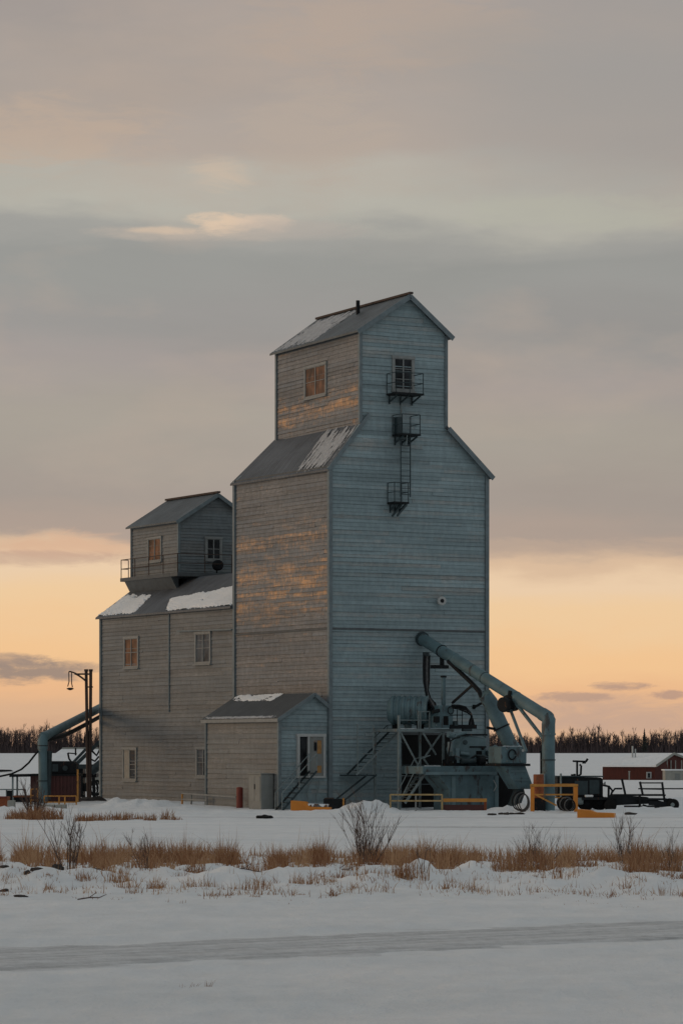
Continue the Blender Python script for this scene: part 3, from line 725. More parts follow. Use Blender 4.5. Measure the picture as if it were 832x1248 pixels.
la, lb = onv(488, -.4), onv(499.5, -.4); zb, zt2 = zat(la, 0, 606), z+.1
ld = thing('wall_ladder', 'narrow rusty steel ladder between two platforms on the blue gable', 'ladder', (la, -.4, zb))
for u in (la, lb): make('rail', MB().bar((u, -.42, zb), (u, -.42, zt2), .045, .045), 'darkteal', ld)
k = zb+.12; rg = MB()
while k < zt2: rg.tube([(la, -.42, k), (lb, -.42, k)], .016, 6); k += .3
make('rungs', rg, 'darkteal', ld)
t, a, b, z = balcony('ladder_platform', 'lowest ladder platform on the blue gable with two short struts slanting below it', 'platform', 471, 489, 614.5, .95, .75)
for dx in (0, .35): make('strut', MB().bar((b-.1-dx*.3, -.7+dx, z-.02), (a+.15-dx*.2, -.75+dx, z-.62), .05, .1), 'darkteal', t)
# fixture on the wall
c = FV(534, 734, 0)
fx = thing('wall_lamp', 'small round white lamp fixed to the blue gable above the big pipe', 'lamp', c)
make('bracket', MB().tube([c, c+Vector((0, -.25, .06))], .05, 8), 'white', fx)
make('housing', MB().lathe(c+Vector((-.05, -.45, .05)), (.25, 1, -.05), [(0, .2), (.05, .23), (.25, .2), (.35, .08)], 18), 'white', fx)
make('lens', MB().lathe(c+Vector((-.055, -.47, .05)), (.25, 1, -.05), [(0, .1), (.018, .1)], 14), 'glass', fx)

# ================================================================== GRAIN PIPE (right)
pw = FV(513, 778, 0); pe_w = WP(668, 875, 149.5); pe = w2s(pe_w)
gpz = gz(pe_w.x, pe_w.y)
pp = thing('grain_spout', 'thick teal pipe slanting from the blue gable down to a vertical leg', 'grain pipe', (pe.x, pe.y, gpz))
d = (pe-pw).normalized()
make('spout_pipe', MB().tube([pw-d*.1, pe+d*.05], .29, 24), 'pipe', pp)
make('elbow', MB().tube([pe-d*.55, pe-d*.12, pe+d*.05+Vector((0, 0, -.1)), pe+Vector((0, .0, -.3)), pe+Vector((0, 0, -.75))], .315, 24), 'pipe', pp)
make('leg_pipe', MB().tube([pe+Vector((0, 0, -.6)), Vector((pe.x, pe.y, gpz-.3))], .3, 24), 'pipe', pp)
fl = lambda p, ax, r, w=.06: MB().lathe(Vector(p)-Vector(ax).normalized()*w/2, ax, [(0, r), (w, r)], 24)
make('flange', fl(pw+d*.12, d, .36, .14), 'darkteal', pp)
make('flange', fl(pe+Vector((0, 0, -.78)), (0, 0, 1), .345), 'pipe', pp)
make('flange', fl(pe+Vector((0, 0, -1.95)), (0, 0, 1), .33), 'darkteal', pp)
make('flange', fl(pe+Vector((0, 0, -3.6)), (0, 0, 1), .34), 'steel', pp)
q = pw+d*2.2
make('clamp_ring', fl(q, d, .32, .05), 'dark', pp)
make('clamp_hanger', MB().bar(q-Vector((0, 0, .25)), q-Vector((0, 0, .7)), .14, .2).box(q-Vector((.55, .15, .85)), q-Vector((-.3, -.2, .68))), 'dark', pp)
# hanging drum under the pipe
tt = (onv(618, -8)-pw.x)
c = w2s(WP(619, 858, 152.0))
dm = thing('winch_drum', 'black ribbed drum hung beneath the slanting teal pipe', 'drum', c)
ax = Vector((.9, .35, .12))
make('drum', MB().lathe(c-ax*.45, ax, [(0, .28), (.04, .36), (.18, .36), (.22, .3), (.42, .3), (.46, .42), (.56, .42), (.6, .3), (.78, .3), (.82, .4), (.92, .4), (.96, .2)], 24), 'dark', dm)
make('hanger', MB().bar(c, c+Vector((.05, -.1, .62)), .12, .14), 'dark', dm)
# struts from drum
so = thing('pipe_stay', 'pair of thin teal stays slanting beneath the big pipe to its vertical leg', 'stay', w2s(WP(640, 980, 150)))
for (p0, p1, r) in ((w2s(WP(622, 866, 151.8)), w2s(WP(641, 916, 150.6)), .075), (w2s(WP(629, 858, 151.8)), w2s(WP(664, 903, 149.6)), .09)):
    make('stay', MB().tube([p0, p1], r, 10), 'teal', so)

# ------------------------------------------------------------------ DISCHARGE ARM and boot
VA = -6.2
a0, a1, a2, a3 = FV(546, 806, -3.2), FV(574, 832, -4.8), FV(588, 847, VA), FV(628, 916, VA-.6)
dc = thing('discharge_arm', 'bent teal duct dropping from the slanting pipe into a square boot with chute', 'duct', Vector((a3.x, a3.y, 0)))
make('upper_arm', MB().tube([a0, a1, FV(584, 843, -5.6), FV(587, 852, VA)], [.1, .11, .12, .1], 12), 'dark', dc)
make('duct', MB().tube([FV(590, 846, VA), FV(597, 856, VA), FV(608, 880, VA-.3), FV(620, 905, VA-.5), a3], [.34, .37, .37, .35, .35], 24), 'teal', dc)
dd = (FV(620, 905, VA-.5)-FV(597, 856, VA)).normalized()
make('duct_collar', fl(FV(611, 887, VA-.35), dd, .42, .07), 'dark', dc)
make('collar_lug', MB().bar(FV(593, 887, VA-.3), FV(604, 889, VA-.3), .1, .12), 'dark', dc)
x0, x1 = FV(610, 931, VA-1), FV(641, 910, VA-1)
make('boot_box', MB().box((x0.x, VA-1.05, x0.z), (x1.x, VA+.15, x1.z)), 'teal', dc, bevel=.04)
make('boot_base', MB().box((x0.x-.1, VA-1.15, x0.z-.12), (x1.x+.15, VA+.25, x0.z-.003)), 'dark', dc, bevel=.02)
make('hose_ring', MB().tube([FV(624+4.5*math.cos(t), 920-6*math.sin(t), VA-1.12) for t in np.linspace(0, 6.0, 18)], .035, 6), 'dark', dc)
make('bolt_head', MB().lathe(FV(637, 915, VA-1.08), (0, 1, 0), [(0, .07), (.05, .07)], 10), 'white', dc)
P4 = [FV(613, 933, VA-.95), FV(640, 933, VA-.95), FV(651, 962, VA-.95), FV(631, 962, VA-.95)]
make('chute', MB().prism(P4, (0, .9, 0)), 'teal', dc, bevel=.03)
q = FV(632, 975, VA-1.0)
make('boot_leg', MB().tube([FV(628, 950, VA-.2), FV(632, 966, VA-.3), Vector((q.x, VA-.3, gsite(q.x, VA)-.2))], .3, 16), 'darkteal', dc)
# dark recess container
a, b = FV(603.5, 980, -4.6), FV(628, 938, -4.6)
tk = thing('dark_hopper', 'black square hopper in deep shade behind the chute', 'hopper', (a.x, -4.6, 0))
make('body', MB().prism([(a.x, -4.6, -.6), (b.x+.1, -4.6, -.6), (b.x, -4.6, b.z-.6), (b.x-.45, -4.6, b.z), (a.x, -4.6, b.z-.5)], (0, 2.2, 0)), 'rubber', tk, bevel=.03)
make('rim', MB().bar((a.x, -4.65, b.z-.52), (b.x-.45, -4.65, b.z+.02), .08, .08), 'dark', tk)

# ------------------------------------------------------------------ ACCESS PLATFORM
VP = -3.3
zd = zat(onv(500, VP), VP, 888.5)
u0, u1 = onv(483.5, VP), onv(553, VP)
ap = thing('access_platform', 'steel access platform on thin posts with cross braces and railing at the blue wall', 'platform', ((u0+u1)/2, VP, 0))
make('deck', MB().box((u0, VP, zd-.14), (u1, -.9, zd)), 'steel', ap)
for px in (486, 541):
    for v in (VP+.08, -1.0):
        u = onv(px, VP); tp = zat(u, VP, 872) if px == 486 and v < -2 else zd-.145
        make('post', MB().bar((u, v-(.07 if tp > zd else 0), -.6), (u, v-(.07 if tp > zd else 0), tp), .1, .1), 'steel', ap)
for (x0, y0, x1, y1) in ((488, 893, 515, 944), (515, 893, 531, 920), (538, 893, 516, 925), (516, 925, 531, 947)):
    p, q = FV(x0, y0, VP+.02), FV(x1, y1, VP+.02); make('brace', MB().bar(p, q, .07, .07), 'steel', ap)
make('brace', MB().bar(FV(487, 945.5, VP), FV(512, 946.5, VP), .05, .05), 'steel', ap)
r = MB(); up = Vector((0, 0, .82))
ua, ub = onv(486, VP), onv(524, VP)
r.bar((ua, VP+.03, zd+.42), (ub, VP+.03, zd+.42), .04, .04)
for px in (510, 512.5, 523.5):
    u = onv(px, VP); r.bar((u, VP+.03, zd), (u, VP+.03, zd+.84), .05, .05)
r.bar((onv(510, VP), VP+.03, zd+.84), (ub, VP+.03, zd+.84), .05, .05)
make('railing', r, 'steel', ap)
# landing with gate, and flights
VL = -1.5
zl = zat(onv(440, VL), VL, 944.5)
ul, ur = onv(431, VL), onv(457, VL)
ws = thing('wall_stair', 'dark metal stair against the blue wall with a ladder-like frame on its landing', 'stairs', (ul, VL, 0))
make('landing', MB().box((ul, VL-.1, zl-.07), (ur, -.12, zl)), 'darkteal', ws)
fr = MB()
for px in (434.5, 453.5): fr.bar((onv(px, VL), VL-.1, zl), (onv(px, VL), VL-.1, zat(onv(px, VL), VL, 883)), .05, .05)
for py in (884, 890, 901, 919): fr.bar((onv(434.5, VL), VL-.1, zat(onv(440, VL), VL, py)), (onv(453.5, VL), VL-.1, zat(onv(440, VL), VL, py)), .035, .035)
make('gate_frame', fr, 'steel', ws)
for vv in (VL-.15, VL+.75):
    make('stringer', MB().bar(Vector((ul+.05, vv, zl)), Vector((onv(484, VL), vv, zd-.1)), .04, .09), 'steel' if vv < -1.6 else 'darkteal', ws)
    make('stringer', MB().bar(Vector((ur, vv, zl)), Vector((onv(405, VL), vv, -.2)), .04, .08), 'darkteal', ws)
A2, B2 = Vector((ul+.05, VL, zl)), Vector((onv(484, VL), VL, zd-.1))
tr = MB()
for k in range(1, 11):
    p = A2.lerp(B2, k/11); tr.box((p.x-.11, VL-.1, p.z), (p.x+.11, VL+.7, p.z+.03))
make('treads', tr, 'darkteal', ws)
hr = MB(); hr.tube([FV(456, 899, VL), FV(472, 884, VL), FV(484, 883.5, VL)], .022, 6); hr.tube([FV(472, 884, VL), FV(472, 896, VL)], .02, 6)
make('handrail', hr, 'darkteal', ws)
# lower steps
lo = thing('lower_steps', 'steep narrow steps with thin rails under the access platform', 'steps', (onv(495, -4.2), -4.2, 0))
pA, pB = FV(490, 978, -4.3), FV(515, 939, -4.3)
for dv in (0, .6):
    make('stringer', MB().bar(pA+Vector((.15, dv, -.05)), pB+Vector((.25, dv, 0)), .04, .12), 'steel', lo)
    make('handrail', MB().tube([pA+Vector((0, dv, .3)), pB+Vector((-.1, dv, .55)), FV(524, 921, -4.3+dv)], .022, 6), 'steel', lo)
for k in range(9):
    p = (pA+Vector((.2, 0, 0))).lerp(pB+Vector((.2, 0, 0)), (k+.5)/9); make('tread', MB().box((p.x-.1, -4.3, p.z-.05), (p.x+.1, -3.7, p.z-.02)), 'darkteal', lo)

# ------------------------------------------------------------------ RIBBED BLOWER DRUM on platform
bc = FV(497, 866, -2.1); ax = Vector((.78, -.63, 0)).normalized(); L = 2.0; rr = .72
bl = thing('blower_drum', 'ribbed teal blower drum lying on the access platform, open black mouth to the right', 'blower', (bc.x, bc.y, zd))
pr = [(0, .25), (.03, .5), (.18, .66)]
for k in range(6): x = .25+k*.27; pr += [(x, rr), (x+.1, rr), (x+.12, rr-.05), (x+.23, rr-.05)]
pr += [(L-.02, rr), (L, rr-.02), (L, rr*.62), (L-.3, rr*.6)]
make('drum_shell', MB().lathe(bc-ax*L/2, ax, pr, 32), 'teal', bl)
make('mouth', MB().lathe(bc+ax*(L/2-.29), ax, [(0, rr*.59), (.02, rr*.59)], 24), 'rubber', bl)
make('hub', MB().lathe(bc+ax*(L/2-.27), ax, [(0, .2), (.2, .2), (.32, .12), (.4, .12)], 14).bar(bc+ax*(L/2+.03)+Vector((-.2, -.1, .1)), bc+ax*(L/2+.03)+Vector((.35, .15, .1)), .12, .2), 'dark', bl)
for t in (-.6, 0, .6):
    c = bc+ax*t; make('saddle_leg', MB().bar((c.x, c.y, zd), (c.x, c.y, bc.z-rr*.7), .35, .12), 'steel' if t == 0 else 'dark', bl)
# hoses from clamp to drum
hh = thing('hanging_hose', 'thick black hoses hanging from the slanting pipe down to the blower drum', 'hose', FV(520, 870, -1.6))
make('hose_clamp', MB().tube([FV(519, 795, -.55), FV(519, 800, -.55)], .17, 14), 'darkteal', hh)
for k, dx in enumerate((0, 3, 5.5)):
    make('hose', MB().tube([FV(517+dx, 799, -.6), FV(516.5+dx, 815, -.7), FV(517+dx*.9, 830, -.8), FV(519+dx*.3, 842, -1.2), FV(521+dx*.5, 852, -2.4), FV(524+dx, 858, -3.0), FV(529+dx*.4, 866, -3.1)], .075, 8), 'dark' if k != 1 else 'hose', hh)

# ------------------------------------------------------------------ MACHINE HEAD with stack
VM = -3.6
mh = thing('drive_unit', 'teal drive head with thin exhaust stack and curving black hoses', 'machine', (onv(545, VM), VM, zd))
c = FV(543.5, 860, VM+.4)
a, b = FV(529, 887, VM), FV(552, 860, VM)
make('head_box', MB().prism([(a.x, VM, a.z), (b.x, VM, a.z), (b.x, VM, b.z-.1), (b.x-.1, VM, b.z), (a.x+.3, VM, b.z), (a.x+.25, VM, b.z-.4), (a.x, VM, b.z-.55)], (0, 1., 0)), 'teal', mh, bevel=.03)
make('vent_opening', MB().box((FV(540, 0, VM).x, VM-.012, zat(c.x, VM, 884)), (FV(546, 0, VM).x, VM-.001, zat(c.x, VM, 873))), 'rubber', mh)
make('stack', MB().tube([Vector((c.x-.15, c.y, b.z-.05)), Vector((c.x-.15, c.y, zat(c.x, c.y, 826)))], .11, 14), 'teal', mh)
make('stack_cap', MB().lathe((c.x-.15, c.y, zat(c.x, c.y, 826)), (0, 0, 1), [(0, .15), (.08, .15), (.1, .1)], 14), 'dark', mh)
make('strut', MB().bar(FV(551, 857, VM+.2), FV(575, 835.5, -4.8), .1, .1), 'dark', mh)
for k in range(5):
    s = k*1.6
    make('hose', MB().tube([FV(550, 860+k*.6, VM+.1*k), FV(559, 860+k, VM+.05*k), FV(567+s*.4, 862+s, VM), FV(573+s*.3, 869+s*.6, VM-.05*k), FV(576+s*.2-k*1.2, 878, VM), FV(578-k*1.7, 888, VM)], .035 if k % 2 else .05, 8), 'dark' if k != 3 else 'hose', mh)
make('cage', MB().bar(FV(557, 862, VM), FV(557, 886, VM), .03).bar(FV(563, 862, VM), FV(563, 886, VM), .03).bar(FV(548, 872, VM), FV(564, 872, VM), .03).bar(FV(548, 886, VM), FV(580, 886, VM), .12, .2), 'dark', mh)
# main machine body on bench
VN = -4.4
bn = thing('steel_bench', 'long teal steel bench carrying the pump housing, on a broad cabinet base', 'workbench', (onv(570, VN), VN, 0))
z1_, z0_ = zat(onv(560, VN-.8), VN-.8, 934), zat(onv(560, VN-.8), VN-.8, 943.5)
make('top', MB().box((onv(515, VN-.8), VN-.8, z0_), (onv(606, VN-.8), VN+1.2, z1_)), 'teal', bn, bevel=.03)
make('top_rail', MB().box((onv(518, VN-.8), VN-.84, z0_-.04), (onv(605, VN-.8), VN-.802, z0_+.1)), 'pale', bn)
zc = zat(onv(560, VN), VN, 981)
a, b = onv(541, VN), onv(600, VN)
make('base_cabinet', MB().prism([(a, VN-.5, -.6), (b, VN-.5, -.6), (b, VN-.5, z0_-.05), (a-.55, VN-.5, z0_-.05), (a-.5, VN-.5, z0_-.2), (a, VN-.5, z0_-.75)], (0, 1.5, 0)), 'teal', bn, bevel=.02)
for x_ in (a+.2, b-.1): make('cabinet_post', MB().bar((x_, VN-.53, -.6), (x_, VN-.53, z0_-.1), .2, .05, up=(0, 1, 0)), 'pale', bn)
make('cable', MB().tube([(b-.3, VN-.56, z0_-.3), (b-.15, VN-.6, z0_-.6), (b-.3, VN-.58, z0_-.85)], .02, 6), 'white', bn)
pm = thing('pump_housing', 'rounded pale teal pump housing sitting on the steel bench', 'pump', (onv(575, VN), VN, z1_))
a, b = FV(557, 926, VN), FV(594, 897, VN)
wd = b.x-a.x; ht = b.z-a.z
make('casing', MB().prism([(a.x+.15, VN, a.z), (b.x-.1, VN, a.z), (b.x-.05, VN, a.z+ht*.9), (a.x+wd*.35, VN, b.z), (a.x+wd*.12, VN, a.z+ht*.75), (a.x, VN, a.z+ht*.45)], (0, 1.1, 0)), 'pale', pm, bevel=.06)
make('cover_plate', MB().box((a.x+wd*.3, VN-.06, b.z+.002), (b.x-.05, VN+1.15, b.z+.09)), 'dark', pm)
make('band', MB().box((a.x+wd*.4, VN-.04, a.z+ht*.5), (b.x-.1, VN-.002, a.z+ht*.56)), 'dark', pm)
make('access_port', MB().box((a.x+wd*.62, VN-.03, a.z+ht*.05), (a.x+wd*.8, VN-.002, a.z+ht*.36)), 'rubber', pm)
make('mounting_bed', MB().box((a.x-.3, VN-.25, z1_+.003), (b.x+.35, VN+.9, a.z-.003)), 'dark', pm)
make('outlet', MB().tube([FV(596, 921, VN-.1), FV(606, 914, VN-.1)], .28, 16), 'pale', pm)
make('side_pipes', MB().tube([FV(553, 930, VN-.1), FV(551, 905, VN-.1), FV(556, 896, VN-.1), FV(568, 893, VN-.1)], .07, 8).tube([FV(557, 930, VN-.15), FV(556.5, 912, VN-.15)], .13, 10).tube([FV(546, 895, VN), FV(552, 897, VN)], .16, 10).tube([FV(560, 918, VN-.1), FV(571, 920, VN-.1)], .1, 8), 'pale', pm)
make('snow', MB().lathe(FV(590, 930, VN-.25), (1, 0, .05), [(-.3, .02), (0, .07), (.25, .05), (.4, .01)], 8), 'snow', pm)
rc = random.Random(91)
VC = VN-.1
def cyl(px, py, v, ax, L, r, mat, nm, par): make(nm, MB().lathe(FV(px, py, v), ax, [(0, r*.8), (.02, r), (L-.02, r), (L, r*.8)], 14), mat, par)
cyl(562, 928, VN-.45, (1, 0, 0), .8, .13, 'darkteal', 'motor', pm)
cyl(583, 927, VN-.5, (1, 0, 0), .35, .19, 'dark', 'pulley', pm)
cyl(548, 917, VN-.2, (0, 0, 1), .5, .12, 'steel', 'filter', pm)
cyl(566, 905, VN-.12, (0, -1, 0), .1, .12, 'darkteal', 'gauge', pm)
cyl(588, 912, VN-.02, (0, -1, 0), .06, .09, 'dark', 'inspection_cap', pm)
for (x0, y0, x1, y1, r, m_) in ((545, 930, 549, 903, .035, 'dark'), (549, 903, 560, 899, .035, 'dark'), (570, 929, 580, 921, .05, 'dark'), (580, 921, 596, 924, .045, 'darkteal'), (600, 930, 609, 917, .06, 'dark'), (553, 921, 571, 930, .03, 'hose')):
    make('feed_line', MB().tube([FV(x0, y0, VN-.3), FV((x0+x1)/2, (y0+y1)/2-1.2, VN-.38), FV(x1, y1, VN-.3)], r, 8), m_, pm)
for (px, py, w_, h_) in ((551, 925, .3, .25), (576, 932, .5, .12), (598, 929, .35, .3), (604, 921, .3, .22)):
    q = FV(px, py, VN-.35); make('junction_box', MB().box((q.x-w_/2, q.y, q.z-h_/2), (q.x+w_/2, q.y+.3, q.z+h_/2)), rc.choice(['dark', 'teal', 'darkteal']), pm, bevel=.015)
for (px, py, w_, h_) in ((533, 877, .25, .3), (556, 882, .2, .25), (570, 890, .5, .12)):
    q = FV(px, py, VM-.12); make('valve_block', MB().box((q.x-w_/2, q.y, q.z-h_/2), (q.x+w_/2, q.y+.2, q.z+h_/2)), rc.choice(['dark', 'darkteal']), mh, bevel=.015)
make('shaft', MB().tube([FV(527, 868, VM-.05), FV(535, 866, VM-.05)], .09, 10), 'dark', mh)
make('hand_wheel', MB().tube([FV(549+3.5*math.cos(t), 866-4.5*math.sin(t), VM-.08) for t in np.linspace(0, 6.28, 16)], .025, 6), 'dark', mh)
for (px, py) in ((531, 884), (550, 884), (531, 875), (550, 863)):
    cyl(px, py, VM-.005, (0, -1, 0), .04, .04, 'steel', 'bolt_head', mh)
# under-deck clutter before the black shade panel behind the braces
# flange bolts and seams on the big spout
for t_ in (.28, .52, .76):
    make('seam_band', fl(pw+(pe-pw)*t_, (pe-pw), .305, .05), 'darkteal' if t_ == .52 else 'pipe', pp)
for k in range(10):
    a_ = k*math.pi/5; make('bolt_head', MB().lathe((pe.x+.315*math.cos(a_), pe.y+.315*math.sin(a_), pe.z-.75), (0, 0, 1), [(0, .028), (.035, .028)], 6), 'steel', pp)
make('inspection_door', MB().box((pe.x-.34, pe.y-.14, gpz+1.2), (pe.x-.27, pe.y+.14, gpz+1.7)), 'steel', pp)
for px_ in (617, 634):
    cyl(px_, 913, VA-1.04, (0, -1, 0), .04, .045, 'steel', 'bolt_head', dc); cyl(px_, 928, VA-1.04, (0, -1, 0), .04, .045, 'steel', 'bolt_head', dc)
make('chute_rib', MB().bar(FV(622, 940, VA-.98), FV(641, 940, VA-.98), .04, .05).bar(FV(627, 951, VA-.98), FV(645, 951, VA-.98), .04, .05), 'pale', dc)
# snow caught on ledges
def ledge_snow(par, a_, b_, w_, h_):
    a_, b_ = Vector(a_), Vector(b_); m_ = MB(); n_ = 14; pts = [a_.lerp(b_, i/n_)+Vector((0, rc.uniform(-.03, .03), 0)) for i in range(n_+1)]
    m_.tube(pts, [max(.004, h_*(.4+.9*abs(nz(i*.6, a_.x, 3)))) for i in range(n_+1)], 8); make('snow', m_, 'snow', par)
ledge_snow(ap, (u0+.2, VP+.15, zd), (u0+1.2, VP+.15, zd), .2, .035)
ledge_snow(bn, (onv(518, VN-.8), VN-.7, z1_), (onv(538, VN-.8), VN-.7, z1_), .2, .04)
ledge_snow(dc, FV(612, 909.8, VA-.9), FV(636, 909.8, VA-.9), .2, .03)
# black fitting on wall
q = FV(578, 862, -.1); tag(make('wall_bracket', MB().bar(q, q+Vector((.28, -.25, .2)), .12, .12).box(q-Vector((.08, -.04, .1)), q+Vector((.08, .09, .12))), 'dark', None, q), 'small black bracket sticking out of the blue wall right of the hoses', 'bracket')

# ------------------------------------------------------------------ yellow rails in front
def wrail(name, label, cat, pxs, ytop, Y0, Y1, mat, beams=(1., .45), hpost=.1, mat2=None, base=None):
    n = len(pxs); Ys = [Y0+(Y1-Y0)*i/(n-1) for i in range(n)]
    P = [WP(px, 0, y) for px, y in zip(pxs, Ys)]; zt = WP(0, ytop, Y0).z
    t = thing(name, label, cat, (P[0].x, P[0].y, 0), None, 'world')
    for i, p in enumerate(P): make('post', MB().bar((p.x, p.y, gz(p.x, p.y)-.15), (p.x, p.y, zt), .075, .075), (mat2 or mat) if i == 1 and mat2 else mat, t)
    z0 = gz(P[0].x, P[0].y)
    for k in beams:
        make('rail', MB().bar((P[0].x, P[0].y-.05, z0+(zt-z0)*k), (P[-1].x, P[-1].y-.05, z0+(zt-z0)*k), .06, .07), mat, t)
    return t
wrail('safety_rail', 'pale yellow safety rail with three posts at the foot of the platform', 'safety rail', (475.5, 506.5, 538.5), 968.5, 148.5, 148.5, 'paleyellow', (.98, .5), mat2='casing')
bm_ = thing('kerb_beam', 'orange yellow beam lying low before the teal bench cabinet', 'beam', (WP(560, 0, 149).x, 149, 0), None, 'world')
a, b = WP(540, 0, 149).x, WP(593, 0, 149).x; zt = WP(0, 973.5, 149).z
make('beam', MB().box((a, 149, zt-.16), (b, 149.12, zt)), 'yellow', bm_)
make('end_post', MB().box((b-.12, 149.125, -.6), (b, 149.25, zt-.01)), 'rust', bm_)
make('sill', MB().box((a, 149.0, -.6), (b-.13, 149.12, .1)), 'red', bm_)
# cage
cg = thing('guard_cage', 'yellow square guard rail around the foot of the vertical teal pipe', 'guard rail', (WP(675, 0, 147).x, 147.5, 0), None, 'world')
Yf, Yb = 146.8, 150.6; xa, xb = WP(648.5, 0, Yf).x, WP(701.5, 0, Yf).x; zt = WP(0, 957.5, Yf).z
for (x, y) in ((xa, Yf), (xb, Yf), (xa+.2, Yb), (xb+.2, Yb)):
    make('post', MB().bar((x, y, -.6), (x, y, zt-.05), .17 if y == Yf else .1, .12), 'orange' if y == Yf else 'yellow', cg)
zb_ = zt-1.15
make('top_rail', MB().bar((xa-.1, Yf, zt), (xb+.1, Yf, zt), .12, .12).bar((xa+.2, Yb, zt), (xb+.2, Yb, zt), .08, .08).bar((xa, Yf+.06, zt-.01), (xa+.2, Yb, zt-.01), .1, .08).bar((xb, Yf+.06, zt-.01), (xb+.2, Yb, zt-.01), .1, .08), 'yellow', cg)
make('mid_rail', MB().bar((xa+.1, Yf, zt-.42), (xb-.1, Yf, zt-.42), .05, .07).bar((xa+.2, Yb, zt-.6), (xb, Yb, zt-.62), .05, .06).bar((xa+.1, Yf, zt-.4), (xa+1.1, Yf+.05, .1), .05, .07), 'yellow', cg)
# drum inside
q = WP(656, 0, 149.0)
ba = thing('oil_drum', 'rusty orange oil drum beside the vertical pipe inside the yellow guard', 'drum', (q.x, q.y, 0), None, 'world')
zt = WP(0, 944, 149).z
make('shell', MB().lathe((q.x, q.y, zt-1.1), (0, 0, 1), [(0, .22), (.02, .24), (.35, .24), (.37, .26), (.39, .24), (.72, .24), (.74, .26), (.76, .24), (1.08, .24), (1.1, .22)], 20), 'rust', ba)
make('stand', MB().box((q.x-.3, q.y-.3, gz(q.x, q.y)-.1), (q.x+.3, q.y+.3, zt-1.105)), 'dark', ba)
q = WP(659.5, 0, 149.6); pst = thing('dark_post', 'slim black post rising behind the rusty oil drum', 'post', (q.x, q.y, 0), None, 'world')
make('post', MB().tube([(q.x, q.y, -.6), (q.x, q.y, WP(0, 917, 149.6).z)], .065, 10), 'dark', pst); make('cap', MB().box((q.x-.09, q.y-.09, WP(0, 917, 149.6).z), (q.x+.12, q.y+.09, WP(0, 915.5, 149.6).z)), 'dark', pst)
def coil(px0, px1, ytop, Y, label, n=4, mat='hose'):
    a, b = WP(px0, 0, Y).x, WP(px1, 0, Y).x; r = (b-a)/2; zt = WP(0, ytop, Y).z; cx = (a+b)/2; g = gz(cx, Y)
    t = thing('hose_coil', label, 'hose coil', (cx, Y, g), 'coiled hoses in the snow', 'world')
    for k in range(n):
        h = zt-g-.04*k; rk = r*(1-.12*k)
        pts = [(cx+.06*k+rk*math.cos(w), Y-.09*k+.12*math.sin(w*2), g+.02+h/2+h/2*math.sin(w)) for w in np.linspace(-1.3, 2*math.pi-1.6, 26)]
        make('hose', MB().tube(pts, .028, 7), mat if k % 2 else 'rubber', t)
coil(624, 643, 966, 147.5, 'pale hose coil standing in snow below the chute')
coil(679, 698, 971.5, 146.2, 'grey hose coil leaning at the right foot of the yellow guard', 5)
# debris on snow
for i, (px, py, w) in enumerate(((600, 994, .3), (611, 993.5, .25), (617, 993, .2), (623, 993, .25), (633, 993, .35), (637, 991.5, .2))):
    q = gp(px, py); lump('dark_debris', q+Vector((0, 0, .03)), (w*.7, .2, .06), 'dirt', 'small black debris lumps in a row on the snow before the hose coil', 'debris', i+11, 'debris before the hose coil')

# ================================================================== BLACK TRUCK
Y = 153.0
X = lambda px, y=None: WP(px, 0, y or Y).x
Z = lambda py, y=None: WP(0, py, y or Y).z
tk = thing('service_truck', 'black boxy service truck with a mast on its roof behind the yellow guard', 'truck', (X(706), Y, 0), None, 'world')
g = -.25
zc = Z(972)
def X0(px): return X(px)
make('cab_body', MB().prism([(X(679), Y, zc), (X(734.5), Y, zc), (X(734.5), Y, Z(950)), (X(732), Y, Z(948)), (X(679), Y, Z(947.5))], (0, 2.0, 0)), 'dark', tk, bevel=.04)
make('roof_edge', MB().box((X(678), Y-.05, Z(947.4)), (X(735.5), Y+2.05, Z(946))), 'darkteal', tk)
for (a, b, c, d_) in ((721, 728, 954, 963), (730, 733.3, 953, 958)):
    make('window', MB().box((X(a), Y-.02, Z(d_)), (X(b), Y-.002, Z(c))), 'glass', tk)
make('snow', MB().box((X(712), Y-.4, Z(971.8)), (X(722), Y-.02, Z(969))), 'snow', tk, bevel=.03)
make('running_board', MB().box((X(708), Y-.5, Z(975)), (X(744), Y-.003, Z(972))), 'dark', tk)
make('chassis', MB().box((X(682), Y+.3, Z(978)), (X(741), Y+1.7, zc-.003)), 'dark', tk)
for px in (690, 715, 731):
    for dy in (.15, 1.75):
        wz = .36
        w_ = make('wheel', MB().lathe((X(px), Y+dy-.13, wz+g), (0, 1, 0), [(0, .24), (.02, .35), (.24, .35), (.26, .24)], 20), 'rubber', tk)
        make('hub', MB().lathe((X(px), Y+dy-.15, wz+g), (0, 1, 0), [(0, .12), (.019, .14)], 12), 'dark', w_)
make('door_panel', MB().box((X(718), Y-.035, Z(968)), (X(730), Y-.021, Z(951))).box((X(700), Y-.03, Z(969)), (X(716), Y-.003, Z(952))), 'darkteal', tk)
make('side_mirror', MB().bar((X(734), Y-.05, Z(955)), (X(736.5), Y-.25, Z(955)), .03).box((X(735.8), Y-.3, Z(959)), (X(737), Y-.2, Z(953))), 'dark', tk)
make('exhaust', MB().tube([(X(683), Y-.1, Z(972)), (X(683), Y-.1, Z(943))], .05, 8), 'steel', tk)
make('fuel_tank', MB().lathe((X(698), Y-.15, Z(976.5)), (1, 0, 0), [(0, .12), (.03, .17), (.45, .17), (.48, .12)], 14), 'steel', tk)
make('headlight', MB().lathe((X(741), Y+.2, Z(973)), (1, 0, 0), [(0, .08), (.05, .1)], 10), 'glass', tk)
